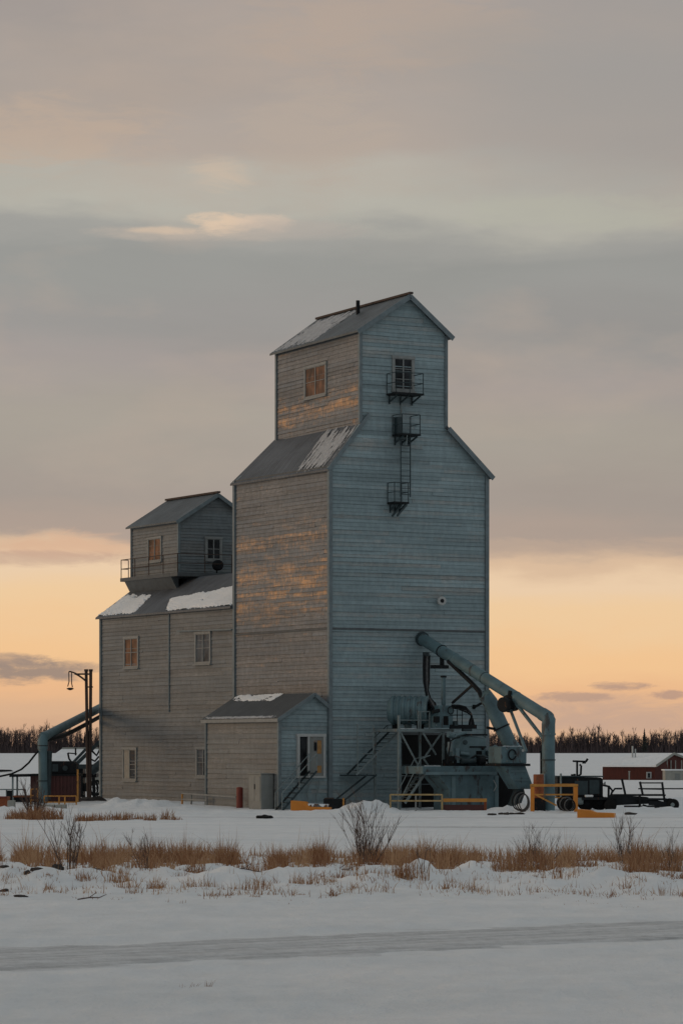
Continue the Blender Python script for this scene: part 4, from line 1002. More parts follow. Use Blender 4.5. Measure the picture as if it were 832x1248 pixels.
ms = MB(); m0 = X(704.5); ms.tube([(m0, Y+.8, Z(946)), (m0, Y+.8, Z(927))], .05, 8); ms.tube([(X(699), Y+.8, Z(928)), (X(715), Y+.8, Z(928.5))], .045, 8)
ms.box((X(711), Y+.65, Z(931)), (X(715), Y+.95, Z(927.5))); ms.bar((X(715), Y+.8, Z(929)), (X(717.5), Y+.8, Z(925)), .08, .1)
ms.tube([(X(706), Y+.8, Z(946)), (X(709), Y+.8, Z(944)), (X(709.5), Y+.8, Z(934)), (X(707.5), Y+.8, Z(932))], .05, 8)
ms.box((X(697), Y+.6, Z(946)), (X(699.5), Y+.9, Z(944))).box((X(700), Y+.6, Z(946)), (X(702.5), Y+.9, Z(943.5)))
make('mast', ms, 'dark', tk)
# ------------------------------------------------------------------ TRAILER
Y = 152.5
tl = thing('flatbed_trailer', 'black flatbed trailer frame with upright stakes and one wheel', 'trailer', (X(785), Y, 0), None, 'world')
make('bed', MB().prism([(X(747), Y, Z(982)), (X(790), Y, Z(980)), (X(790), Y, Z(972)), (X(747), Y, Z(969.5))], (0, 1.6, 0)).box((X(748), Y-.02, Z(970.5)), (X(811), Y+1.62, Z(968.5))), 'dark', tl)
make('side_beam', MB().bar((X(760), Y-.05, Z(983)), (X(812), Y-.05, Z(983)), .08, .08).bar((X(775), Y-.05, Z(974)), (X(812), Y-.05, Z(974.5)), .08, .1).bar((X(790), Y-.05, Z(979)), (X(812), Y-.05, Z(980)), .12, .2).bar((X(789), Y+.3, Z(976)), (X(810), Y+.3, Z(981)), .2, .25), 'dark', tl)
for (x0, y0, x1, y1) in ((757.5, 949.5, 762, 970), (779.5, 953, 783, 969), (806.5, 953.5, 810, 980)):
    make('stake', MB().bar((X(x0), Y, Z(y0)), (X(x1), Y, Z(y1)), .1, .1), 'dark', tl)
make('rack_bar', MB().bar((X(780), Y, Z(954.5)), (X(807), Y, Z(954.5)), .06, .06).bar((X(781), Y, Z(962)), (X(808), Y, Z(962.5)), .04, .04).bar((X(781), Y+1.5, Z(962)), (X(860), Y+1.5, Z(962)), .04, .06), 'dark', tl)
hc = MB(); hc.tube([(X(734), Y, Z(957)), (X(742), Y, Z(959)), (X(746), Y, Z(964)), (X(744), Y, Z(970))], .05, 8); hc.tube([(X(744), Y, Z(975)), (X(745), Y, Z(967)), (X(749), Y, Z(961.5)), (X(758), Y, Z(961.5))], .045, 8); hc.bar((X(741), Y, Z(983)), (X(741.5), Y, Z(958)), .1, .1); hc.bar((X(740), Y, Z(972)), (X(750), Y, Z(972)), .15, .2)
make('hitch', hc, 'dark', tl)
for dy in (-.15, 1.5):
    w_ = make('wheel', MB().lathe((X(818.5), Y+dy-.14, Z(981)), (.25, 1, 0), [(0, .2), (.03, .28), (.28, .28), (.31, .2)], 20), 'rubber', tl)
    make('hub', MB().lathe((X(818.5), Y+dy-.155, Z(981)), (.25, 1, 0), [(0, .08), (.015, .1)], 12), 'steel', w_)
make('wheel', MB().lathe((X(743), Y-.2, Z(982)), (.1, 1, 0), [(0, .2), (.03, .3), (.2, .3), (.23, .2)], 20), 'rubber', tl)
jk = MB(); jk.tube([(X(779), Y-.1, Z(970)), (X(779), Y-.1, Z(989))], .06, 8); jk.box((X(776), Y-.3, Z(989.5)), (X(783), Y+.1, Z(988))).bar((X(783), Y, Z(981)), (X(789), Y, Z(983)), .06)
make('jack', jk, 'dark', tl)
lump('dark_debris', gp(768, 992)+Vector((0, 0, .05)), (.26, .2, .08), 'dirt', 'black clod on the snow under the flatbed trailer', 'debris', 31)
lump('dark_debris', gp(801, 988.5)+Vector((0, 0, .07)), (.18, .2, .14), 'dirt', 'black lump on the snow left of the trailer wheel', 'debris', 37)

# ================================================================== FAR RED BARN (site-like rotation in world)
Y = 600
def XX(px, y): return WP(px, 0, y).x
def ZZ(py, y): return WP(0, py, y).z
zg = ZZ(952, 600)
bx0, bx1, bx2 = XX(734, 600), XX(797.5, 596), XX(860, 606)
ze_, za_ = ZZ(933.5, 600), ZZ(918, 600)
bn_ = thing('red_barn', 'long low red barn with snow covered roof in the far field', 'barn', ((bx0+bx1)/2, 605, zg), None, 'world')
gx = (bx1+bx2)/2
def bar_(y): return
mb = MB()
mb.add([(bx0, 600, zg-.5), (bx1, 596, zg-.5), (bx1, 596, ze_), (bx0, 600, ze_), (bx2, 608, zg-.5), (bx2, 608, ze_), (gx-1.2, 601.5, za_-.2), (bx0+12, 616, zg-.5), (bx0+12, 616, ze_)],
       [(0, 1, 2, 3), (1, 4, 5, 6, 2), (4, 7, 8, 5), (7, 0, 3, 8)])
make('wall', mb, 'redbarn', bn_)
ap1 = Vector((gx-1.2, 601.2, za_)); ap0 = Vector((bx0+7, 609, za_))
make('roof', MB().slab([(bx0-.5, 599.4, ze_+.1), (bx1+.3, 595, ze_+.1), ap1, ap0], .3), 'snow', bn_)
make('roof', MB().slab([ap1, (bx2+.5, 608, ze_+.1), (bx0+13, 617, ze_+.1), ap0], .3), 'snow', bn_)
make('verge_board', MB().bar((bx1+.2, 594.8, ze_), ap1-Vector((0, .3, .1)), .2, .4).bar(ap1-Vector((0, .3, .1)), (bx2, 607.6, ze_), .2, .4), 'palewall', bn_)
w_ = make('window', MB().box((XX(787, 597), 596.2, ZZ(949, 597)), (XX(793, 597), 596.9, ZZ(941, 597))), 'white', bn_)
make('pane', MB().box((XX(788.5, 597), 596.1, ZZ(948, 597)), (XX(791.5, 597), 596.19, ZZ(942.5, 597))), 'glass', w_)
mb = MB()
for px in (813, 818, 824, 832): mb.box((XX(px, 598), 598+(px-797)*.1-.4, zg), (XX(px+1.2, 598), 598+(px-797)*.1-.1, ze_+1.0))
make('door_post', mb, 'palewall', bn_)
make('vent_stack', MB().tube([(XX(770.5, 603), 603, za_-.8), (XX(770.5, 603), 603, ZZ(909.5, 603))], .16, 8).tube([(XX(774, 603), 603, za_-.8), (XX(774, 603), 603, ZZ(913, 603))], .13, 8), 'white', bn_)
gs = thing('grey_outbuilding', 'small pale grey outbuilding at the right end of the red barn', 'outbuilding', (XX(822, 585), 586, ZZ(956, 585)), None, 'world')
a, b = XX(810.5, 585), XX(850, 585)
make('wall', MB().box((a, 585, ZZ(960, 585)), (b, 590, ZZ(939.5, 585))), 'palewall', gs)
make('roof', MB().box((a-.2, 584.8, ZZ(939.4, 585)), (b+.2, 590.2, ZZ(938, 585))), 'snow', gs)
make('door', MB().box((XX(822, 585), 584.9, ZZ(954, 585)), (XX(828, 585), 584.99, ZZ(943, 585))), 'grey', gs)
for i, px in enumerate((766.5,)):
    q = thing('marker_post', 'thin pale marker post in snow before the red barn wall', 'post', (XX(px, 590), 590, zg), None, 'world')
    make('post', MB().bar((XX(px, 590), 590, zg-.5), (XX(px, 590), 590, ZZ(941, 590)), .22, .22), 'palewall', q)
    make('cap', MB().box((XX(px, 590)-.16, 589.84, ZZ(941, 590)), (XX(px, 590)+.16, 590.16, ZZ(940, 590))), 'palewall', q)

# ================================================================== LEFT SIDE: pipe, hut, lamp post, machine
Yp = 166.
L0 = WP(52, 899, Yp); hit = s2w((.9, VB, 0)); L1 = WP(127, 860.5, 183.6); LW = s2w((1.6, VB, L1.z+.05))
lp = thing('loading_pipe', 'teal pipe leaving the annex rear corner and bending down to the ground at far left', 'grain pipe', (L0.x, L0.y, 0), None, 'world')
d = (L0-L1).normalized()
make('slanting_pipe', MB().tube([LW, LW+Vector((-.35, 1.3, 0)), L1+Vector((.5, .35, .05)), L1, L0-d*.0], .235, 20), 'pipe', lp)
make('elbow', MB().tube([L0-d*.5, L0-d*.1, L0+Vector((0, 0, -.12)), L0+Vector((0, 0, -.6))], .26, 20), 'pipe', lp)
make('leg_pipe', MB().tube([L0+Vector((0, 0, -.4)), Vector((L0.x+.03, L0.y, -.3))], .23, 20), 'pipe', lp)
for py in (909, 952): make('flange', fl((L0.x, L0.y, ZZ(py, Yp)), (0, 0, 1), .265), 'darkteal', lp)
make('dark_rear_pipe', MB().tube([L0+Vector((.3, .3, -.7)), Vector((L0.x+.22, L0.y+.35, ZZ(975, Yp)))], .16, 12), 'darkteal', lp).name = 'rear_leg'  # second, darker pipe behind the main leg
hs = thing('flexible_hose', 'thick dark flexible hose running beneath the far left teal pipe', 'hose', (L0.x+.3, L0.y, 0), None, 'world')
make('hose', MB().tube([WP(57, 902, 167), WP(66, 900, 168), WP(78, 896.5, 170), WP(88, 892, 174), WP(103, 884, 178.5), WP(125, 872, 183.3), WP(129, 871, 183.5)], .12, 10), 'dark', hs)
# cable
cb = thing('black_cable', 'sagging dark cable from the left teal pipe down over the snow', 'cable', (WP(0, 945, 166).x, 166, 0), None, 'world')
make('cable', MB().tube([WP(47, 915, 166), WP(42, 921, 165.6), WP(35, 930, 165), WP(26, 938, 164.5), WP(14, 943.5, 164), WP(0, 946.5, 163.5), WP(-18, 948, 163)], .05, 8), 'rubber', cb)
# red hut
Yh = 168.
hx0, hx1 = XX(37, Yh), XX(94, Yh)
ht = thing('red_container', 'dark red ribbed container with a black unit on its roof behind the left pipe', 'container', ((hx0+hx1)/2, Yh+1.2, 0), None, 'world')
zt = ZZ(943.5, Yh)
mb = MB(); nr = 26
for i in range(nr):
    xa_ = hx0+(hx1-hx0)*i/nr; xb_ = hx0+(hx1-hx0)*(i+1)/nr; o_ = .04 if i % 2 else 0
    mb.box((xa_+.001, Yh-o_, -.5), (xb_-.001, Yh+.1, zt-.1))
mb.box((hx0, Yh+.101, -.5), (hx1, Yh+2.4, zt-.1))
make('body', mb, 'red', ht)
make('roof', MB().box((hx0-.1, Yh-.1, zt-.098), (hx1+.1, Yh+2.5, zt)), 'dark', ht)
tx0, tx1 = XX(56.5, Yh), XX(92, Yh); tz = ZZ(928, Yh)
make('roof_unit', MB().prism([(tx0, Yh+.2, zt+.003), (tx1, Yh+.2, zt+.003), (tx1, Yh+.2, tz-.15), (tx1-.15, Yh+.2, tz), (tx0+.1, Yh+.2, tz), (tx0, Yh+.2, tz-.1)], (0, 1.6, 0)), 'dark', ht, bevel=.03)
make('unit_detail', MB().box((tx0+.3, Yh+.15, zt+.12), (tx0+.6, Yh+.197, tz-.15)).tube([(tx1-.55, Yh+.17, zt+.3), (tx1-.55, Yh+.1, zt+.3)], .14, 12), 'darkteal', ht)
make('corner_post', MB().bar((hx1+.04, Yh-.1, -.3), (hx1+.04, Yh-.1, ZZ(938, Yh)), .09, .09), 'yellow', ht)
# canopy
cn = thing('open_canopy', 'flat dark canopy on thin posts left of the red container', 'canopy', (XX(25, Yh), Yh, 0), None, 'world')
make('roof', MB().slab([(XX(12, Yh), Yh-.3, ZZ(944, Yh)), (hx0-.02, Yh-.3, ZZ(943.6, Yh)), (hx0-.02, Yh+2, ZZ(943.6, Yh)), (XX(12, Yh), Yh+2, ZZ(944, Yh))], .14), 'dark', cn)
for px, y in ((15.5, Yh-.1), (21, Yh+1.5)): make('post', MB().bar((XX(px, y), y, -.3), (XX(px, y), y, ZZ(946, Yh)), .09, .09), 'steel', cn)
make('skid', MB().box((XX(17, Yh), Yh-.1, -.35), (XX(36, Yh), Yh+1.5, ZZ(972, Yh))), 'dark', cn)
make('floor_frame', MB().box((XX(16, Yh), Yh-.2, ZZ(971.9, Yh)), (XX(36, Yh), Yh+1.6, ZZ(970, Yh))), 'rust', cn)
# rails on left
Yr = 164.
def lrail(label, pxs, y0, y1, mids, mat, Y_=Yr):
    t = thing('safety_rail', label, 'safety rail', (XX(pxs[0], Y_), Y_, 0), None, 'world')
    for px in pxs: make('post', MB().bar((XX(px, Y_), Y_, ZZ(y1, Y_)-.3), (XX(px, Y_), Y_, ZZ(y0, Y_)), .07, .07), mat, t)
    for py in [y0]+mids: make('rail', MB().bar((XX(pxs[0], Y_), Y_-.05, ZZ(py, Y_)), (XX(pxs[-1], Y_), Y_-.05, ZZ(py, Y_)), .05, .06), mat, t)
lrail('small rusty yellow rail left of the vertical pipe at far left', (37.5, 46), 962, 980, [970, 975.5], 'yellow')
lrail('long rusty yellow rail before the dark red container', (54, 72, 79, 93), 970.5, 980, [978], 'yellow')
lrail('thin grey rail crossing the snow at the left picture edge', (-8, 8, 31), 962.5, 980, [], 'steel', 170)
q = thing('orange_skip', 'rusty orange steel skip cut by the left edge', 'skip', (XX(0, 158), 158, 0), None, 'world')
make('body', MB().prism([(XX(-30, 158), 158, -.4), (XX(8, 158), 158, -.4), (XX(8.5, 158), 158, ZZ(971.5, 158)), (XX(-30, 158), 158, ZZ(971, 158))], (0, 1.6, 0)), 'rust', q, bevel=.03)
make('rim', MB().box((XX(-30, 158), 157.93, ZZ(972.8, 158)), (XX(8.8, 158), 157.995, ZZ(971, 158))), 'redpost', q)
q = thing('dark_bin', 'small black bin standing behind the orange skip', 'bin', (XX(11, 166), 166, 0), None, 'world')
make('body', MB().prism([(XX(8.6, 166), 166, -.4), (XX(13.4, 166), 166, -.4), (XX(14, 166), 166, ZZ(965, 166)), (XX(8, 166), 166, ZZ(965, 166))], (0, .5, 0)), 'dark', q, bevel=.02)
make('lid', MB().box((XX(8, 166)-.02, 165.97, ZZ(964.9, 166)), (XX(14, 166)+.02, 166.53, ZZ(963.8, 166))), 'dark', q)
q = thing('plank_stack', 'low black plank stack on the snow at the far left edge', 'planks', (XX(4, 740), 740, prof(740)), None, 'world')
make('planks', MB().prism([(XX(-16, 740), 740, ZZ(942, 740)), (XX(15, 740), 740, ZZ(940.5, 740)), (XX(12, 740), 740, ZZ(938.5, 740)), (XX(-16, 740), 740, ZZ(938, 740))], (0, 3, 0)), 'dark', q)
make('bearer', MB().box((XX(-10, 740), 739.9, prof(740)-.5), (XX(-6, 740), 741, ZZ(942, 740))).box((XX(5, 740), 739.9, prof(740)-.5), (XX(9, 740), 741, ZZ(941.5, 740))), 'dark', q)
# concrete blocks behind the grass
for i, (x0, x1, lab) in enumerate(((9, 17, 'small pale concrete block beside the orange skip'), (50, 66, 'pale concrete block at the foot of the left vertical pipe'), (67, 80, 'pale concrete block right of the left vertical pipe foot'))):
    Yc = 156.; q = thing('concrete_block', lab, 'concrete block', (XX(x0, Yc), Yc, 0), 'concrete blocks at left', 'world')
    make('block', MB().box((XX(x0, Yc), Yc, -.3), (XX(x1, Yc), Yc+.8, ZZ(981 if i else 976, Yc))), 'palewall', q, bevel=.03)
# distant snow covered shed
q = thing('far_snowy_shed', 'distant low shed under a thick snow roof left of the annex', 'shed', (XX(90, 380), 380, prof(380)), None, 'world')
make('wall', MB().box((XX(60, 380), 380, prof(380)-1), (XX(170, 380), 388, ZZ(930, 380))), 'palewall', q)
make('roof', MB().slab([(XX(56, 380), 379, ZZ(927, 380)), (XX(175, 380), 379, ZZ(927, 380)), (XX(168, 384), 384, ZZ(912.5, 384)), (XX(76, 384), 384, ZZ(912.5, 384))], .5).slab([(XX(76, 384), 384, ZZ(912.5, 384)), (XX(168, 384), 384, ZZ(912.5, 384)), (XX(175, 389), 389, ZZ(927, 389)), (XX(56, 389), 389, ZZ(927, 389))], .5), 'snow', q)
make('ridge_board', MB().bar((XX(76, 384), 383.9, ZZ(912.3, 384)+.0), (XX(168, 384), 383.9, ZZ(912.3, 384)), .3, .2), 'palewall', q)
# lamp post
Yl = 174.
lpz = -.3
ls = thing('yard_lamp', 'tall twin-pole yard lamp with curved arm at the rear corner of the annex', 'lamp post', (XX(107, Yl), Yl, 0), None, 'world')
for px, x1 in ((105, 107.5), (110.6, 109.5)): make('pole', MB().tube([(XX(x1, Yl), Yl, lpz), (XX(px, Yl), Yl, ZZ(817.5, Yl))], .085, 8), 'wood', ls)
make('pole_cap', MB().lathe((XX(105, Yl), Yl, ZZ(818.5, Yl)), (0, 0, 1), [(0, .11), (.12, .11)], 8).lathe((XX(110.6, Yl), Yl, ZZ(818.5, Yl)), (0, 0, 1), [(0, .11), (.12, .11)], 8), 'wood', ls)
make('arm', MB().bar((XX(112, Yl), Yl-.1, ZZ(821.8, Yl)), (XX(94, Yl), Yl-.1, ZZ(821.8, Yl)), .06, .09).tube([(XX(94, Yl), Yl-.1, ZZ(821.8, Yl)), (XX(90, Yl), Yl-.1, ZZ(820, Yl)), (XX(86, Yl), Yl-.1, ZZ(818.8, Yl)), (XX(84, Yl), Yl-.1, ZZ(818.8, Yl))], .04, 8), 'wood', ls)
make('arm_brace', MB().tube([(XX(104.5, Yl), Yl-.1, ZZ(830, Yl)), (XX(101, Yl), Yl-.1, ZZ(827, Yl)), (XX(96, Yl), Yl-.1, ZZ(823.5, Yl)), (XX(91, Yl), Yl-.1, ZZ(821, Yl))], .05, 8), 'wood', ls)
make('crossbar', MB().bar((XX(104, Yl), Yl-.1, ZZ(837.5, Yl)), (XX(113.5, Yl), Yl-.1, ZZ(837.5, Yl)), .06, .07), 'wood', ls)
make('hanger', MB().tube([(XX(84, Yl), Yl-.1, ZZ(818.8, Yl)), (XX(84.3, Yl), Yl-.1, ZZ(831, Yl)), (XX(82.7, Yl), Yl-.1, ZZ(837, Yl))], .03, 6).tube([(XX(87.5, Yl), Yl-.1, ZZ(819.5, Yl)), (XX(87.5, Yl), Yl-.1, ZZ(833, Yl)), (XX(88.5, Yl), Yl-.1, ZZ(838, Yl))], .03, 6), 'wood', ls)
make('lamp_head', MB().lathe((XX(85.7, Yl), Yl-.1, ZZ(841.5, Yl)), (0, 0, 1), [(0, .05), (.06, .18), (.1, .2), (.14, .08)], 12), 'dark', ls)
# dark loader machine behind corner
Ym = 184.
mc = thing('old_loader', 'black derelict loader with slanting arms half hidden behind the annex corner', 'loader', (XX(112, Ym), Ym, 0), None, 'world')
XM = lambda px: XX(px, Ym); ZM = lambda py: ZZ(py, Ym)
make('body', MB().box((XM(93), Ym, -.3), (XM(101), Ym+2, ZM(936))).box((XM(101), Ym+.2, ZM(948)), (XM(117), Ym+2, ZM(943))).box((XM(101), Ym+.1, ZM(965)), (XM(108.5), Ym+2, ZM(955))), 'dark', mc, bevel=.03)
make('lower_arm', MB().bar((XM(88), Ym-.05, ZM(934.5)), (XM(113), Ym-.05, ZM(934.5)), .3, .25).tube([(XM(111), Ym-.1, ZM(941)), (XM(118), Ym-.1, ZM(935)), (XM(126), Ym-.1, ZM(929))], .25, 8), 'darkteal', mc)
make('lift_arm', MB().bar((XM(94), Ym-.2, ZM(931)), (XM(124), Ym-.2, ZM(902)), .22, .2).bar((XM(90), Ym-.1, ZM(929)), (XM(105), Ym-.1, ZM(913)), .2, .15), 'darkteal', mc)
make('hydraulic_hose', MB().tube([(XM(83), Ym-.2, ZM(918)), (XM(84.5), Ym-.2, ZM(925)), (XM(88), Ym-.2, ZM(930))], .06, 6), 'dark', mc)
make('hydraulic_hose', MB().tube([(XM(83), Ym-.2, ZM(918)), (XM(94), Ym-.2, ZM(919))], .04, 6), 'dark', mc)
make('hydraulic_hose', MB().tube([(XM(92.5), Ym-.2, ZM(912)), (XM(92.5), Ym-.2, ZM(921))], .05, 6), 'dark', mc)
make('hydraulic_hose', MB().tube([(XM(112), Ym-.2, ZM(915)), (XM(118), Ym-.2, ZM(921)), (XM(122), Ym-.2, ZM(914)), (XM(121), Ym-.2, ZM(908))], .07, 6), 'dark', mc)
make('hydraulic_hose', MB().tube([(XM(110), Ym-.2, ZM(925)), (XM(116), Ym-.2, ZM(928)), (XM(121), Ym-.2, ZM(922))], .06, 6), 'dark', mc)
for px, dy in ((115, -.1), (115, 1.9)):
    mb = MB(); cz = ZM(961)
    mb.tube([(XM(px)+.34*math.cos(t)*.6, Ym+dy, cz+.42*math.sin(t)) for t in np.linspace(0, 6.283, 22)], .06, 8, False)
    for k in range(6): mb.bar((XM(px), Ym+dy, cz), (XM(px)+.2*math.cos(k), Ym+dy, cz+.4*math.sin(k)), .03)
    w_ = make('wheel', mb, 'dark', mc)
make('wheel_bracket', MB().bar((XM(114), Ym-.05, ZM(948)), (XM(115), Ym-.05, ZM(973)), .18, .18).bar((XM(101), Ym-.05, ZM(970)), (XM(104), Ym-.05, ZM(976)), .2, .2), 'dark', mc)
lump('dirt_heap', Vector((XX(110, 172), 172, -.25)), (1.1, .8, .35), 'dirt', 'low dark earth heap at the foot of the yard lamp', 'dirt heap', 41)

# ================================================================== GROUND
def build_ground():
    ys = [-300, -120, -50, -15, 0, 8, 14, 19]
    y = 22.
    while y < 2600: ys.append(y); y *= 1.0045 if y < 200 else 1.02
    ys += [3000, 4000]
    inner = np.linspace(-1, 1, 260)
    cols = None; vs = []
    for y in ys:
        hw = max(9., y*.14+3)
        row = [-3500, -1200, -400, -150, -60 if hw < 55 else -hw-20]
        row = [min(r, -hw-1.-i) for i, r in zip((5, 4, 3, 2, 1), row)]
        full = row + [t*hw for t in inner] + [-r for r in reversed(row)]
        for x in full: vs.append((x, y, gz(x, y)))
    nc = 260+10; fs = []
    for j in range(len(ys)-1):
        for i in range(nc-1):
            a = j*nc+i; fs.append((a, a+1, a+nc+1, a+nc))
    mb = MB(); mb.add(vs, fs, smooth=True)
    o = make('snow_ground', mb, 'snow', None, (0, 0, 0), 'world'); tag(o, kind='structure')
build_ground()
def strip_(name, dist, x0, x1, half, mat, cy, slope, ruts, dark=1., wob=.0, lift=.03):
    """packed-snow road along y = cy + slope*x; own frame with x along it"""
    ang = math.atan(slope); ca, sa_ = math.cos(ang), math.sin(ang)
    n, m = 500, 44; vs = []; fs = []; ts = []
    for i in range(n+1):
        t = x0+(x1-x0)*i/n
        for j in range(m+1):
            ed = half*(1+.12*nz(t*.6, j > m/2 and 5 or 9, 2)+.08*nz(t*2.2, 3 if j > m/2 else 7, 2))
            s = (j/m*2-1)*ed
            x = ca*t - sa_*s; y = cy + sa_*t + ca*s
            rut = sum(math.exp(-((s-c-.12*nz(t*.15, c))/w)**2)*a for c, w, a in ruts)
            edge = sm(.55, 1., abs(s)/ed+.25*nz(t*1.1, s*1.5, 4))
            h = lift*(1-edge) - .045*edge - .018*rut*(1+.5*nz(t*3, s*6)) + .012*nz(t*5, s*7, 1) + .012*nz(t*1.7, s*3, 6)
            vs.append((t, s, gz(x, y, False)+h)); ts.append((min(1, max(0, (.45+.42*rut)*(1-edge)*dark)), 0, 0))
    for i in range(n):
        for j in range(m): a = i*(m+1)+j; fs.append((a, a+m+1, a+m+2, a+1))
    mb = MB(); mb.add(vs, [f[::-1] for f in fs], smooth=True); mb.t = ts
    o = make(name, mb, mat, None, (0, 0, 0), 'world'); o.location = (0, cy, 0); o.rotation_euler = (0, 0, ang)
    # normals up
    tag(o, kind='structure')
strip_('snow_road', 0, -60, 60, 2.55, 'road', 43.6, .744, [(-1.75, .16, .9), (-1.35, .12, .7), (-.55, .14, .5), (-.1, .12, .8), (.35, .1, .5), (.95, .14, .9), (1.3, .12, .7), (1.85, .12, .6)], 1.0, lift=.03)
strip_('yard_track', 0, 1, 60, 1.5, 'road', 112.5, -.30, [(-.8, .4, .7), (.7, .4, .7)], 1.05, lift=.03)
strip_('yard_track', 0, -50, 60, 1.6, 'road', 138, -.1, [(-.9, .4, .5), (.8, .4, .5)], .62, lift=.02)

# ================================================================== GRASS AND SHRUBS
def blade_(mb, p, h, lean, az, w, t):
    d = Vector((math.cos(az)*lean, math.sin(az)*lean, 1)).normalized(); sx = Vector((w, 0, 0)) if random.random() < .7 else Vector((w*.5, w, 0))
    m = p+d*h*.55; q = p+d*h+Vector((math.cos(az), math.sin(az), -.3))*h*lean*.35
    mb.add([p-sx, p+sx, m+sx*.7, m-sx*.7, q], [(0, 1, 2, 3), (3, 2, 4)], t)
random.seed(11)
gm = MB()
def tuft(px, Y, n, h, spread, lean=.25, w=.006, br=.5):
    x0 = (px-CXP)/F*Y
    for k in range(n):
        a = random.uniform(0, 6.283); r = spread*math.sqrt(random.random()); x = x0+r*math.cos(a); y = Y+r*math.sin(a)*1.2
        blade_(gm, Vector((x, y, gz(x, y)-.03)), h*random.uniform(.25, 1.25), random.uniform(0, lean*2)**1.4*1.5, random.uniform(0, 6.283), w*random.uniform(.7, 1.5), (min(1, max(0, random.gauss(br, .28))), 0, 0))
def dens(px):
    t = .36+1.1*nz(px*.018, 3.1)+1.5*nz(px*.07, 8.3)
    return max(.05, t)
# main band
for k in range(2000):
    px = random.uniform(-60, 892); d_ = dens(px)
    if random.random() > d_*1.1: continue
    Y = 71+random.gauss(0, 2.8)+4*nz(px*.025, 1); 
    if Y < 63: continue
    q_ = random.random(); tuft(px, Y, 26 if q_ < .8 else 9, .34*(.45+.95*min(1, d_))*random.uniform(.45, 1.3)*(1 if q_ < .8 else 1.9), .2, .36, .0062 if q_ < .8 else .0045, br=max(.05, min(.95, .45+1.1*nz(px*.04, Y*.2, 6)+.25*(random.random()-.5))))
# denser far side of the band
for k in range(1100):
    px = random.uniform(-60, 892)
    if random.random() > dens(px+300)*1.2: continue
    tuft(px, 77+random.gauss(0, 2.2), 14, .36*random.uniform(.6, 1.3), .25, .3, br=.5)
# scattered sprigs nearer
for (px, Y, n, h, s) in ((145, 62, 60, .38, .25), (155, 60, 45, .3, .25), (190, 60, 90, .2, .2), (165, 58.5, 30, .16, .2), (245, 60.5, 50, .25, .3), (262, 57.5, 35, .14, .3), (310, 60, 35, .26, .3), (330, 57.6, 30, .15, .3), (370, 61, 60, .3, .3),
                        (240, 64, 60, .35, .2), (265, 56.5, 20, .12, .25), (296, 58, 25, .14, .3), (300, 63.5, 80, .35, .3), (330, 65, 100, .4, .35), (340, 64, 90, .45, .35), (490, 61.5, 130, .38, .22), (545, 60, 20, .2, .3), (512, 61.5, 30, .5, .2), (560, 64, 60, .3, .2), (430, 62.5, 60, .25, .3), (455, 61, 50, .22, .4),
                        (620, 66, 130, .5, .35), (650, 66, 180, .6, .5), (640, 67, 120, .55, .4), (690, 62, 40, .35, .3), (790, 63, 130, .3, .2), (820, 66, 200, .55, .4), (805, 65, 80, .45, .3), (757, 64, 60, .35, .2), (762, 60, 25, .2, .1), (120, 66, 40, .4, .4), (105, 62, 60, .2, .2),
                        (60, 1.5*41, 20, .12, .3), (20, 59, 14, .1, .3), (110, 57, 14, .1, .3), (730, 57.5, 16, .08, .4), (680, 59, 30, .1, .6), (700, 58, 24, .08, .7), (720, 55, 20, .06, .6), (770, 54, 14, .05, .3), (540, 58, 20, .1, .6), (220, 55, 8, .1, .3), (350, 55, 12, .06, .5)):
    tuft(px, Y, n, h, s, .3, .0055, .25+.3*random.random())
for k in range(420):   # thin stems
    px = random.uniform(-20, 852); tuft(px, random.uniform(57.5, 66), random.randint(2, 9), random.uniform(.06, .26), .15, .35, .0045, random.random())
for k in range(170):
    px = random.uniform(-20, 852); Y = random.uniform(56.5, 64.5)
    if dens(px+120) < .45: continue
    tuft(px, Y, random.randint(5, 45), random.uniform(.06, .26), random.uniform(.05, .3), .6, .005, random.random()*.7)
# close sprigs on the near snow
for px, n, h in ((222, 5, .08), (228, 6, .1), (236, 5, .08), (243, 6, .09), (251, 14, .14), (254, 12, .12), (275, 3, .05)): tuft(px, gp(px, 1203).y, n, h, .05, .3, .002, .1)
# left clump and wisps before building
for (px, Y, n, h, s) in ((40, 136, 260, .55, 1.0), (55, 134, 260, .6, .8), (25, 135, 160, .45, .8), (102, 131, 130, .35, .45), (118, 132, 90, .35, .5), (140, 133, 110, .4, .7), (150, 133, 60, .35, .5), (170, 134, 60, .32, .3), (182, 132, 70, .35, .3), (203, 133, 60, .45, .3), (215, 133, 40, .25, .3)):
    tuft(px, Y, n, h, s, .3, .012, .25)
o = make('dead_grass', gm, 'grass', None, (0, 70, 0), 'world'); tag(o, 'rust brown dead grass poking through the snow in a long band', 'grass', kind='stuff')

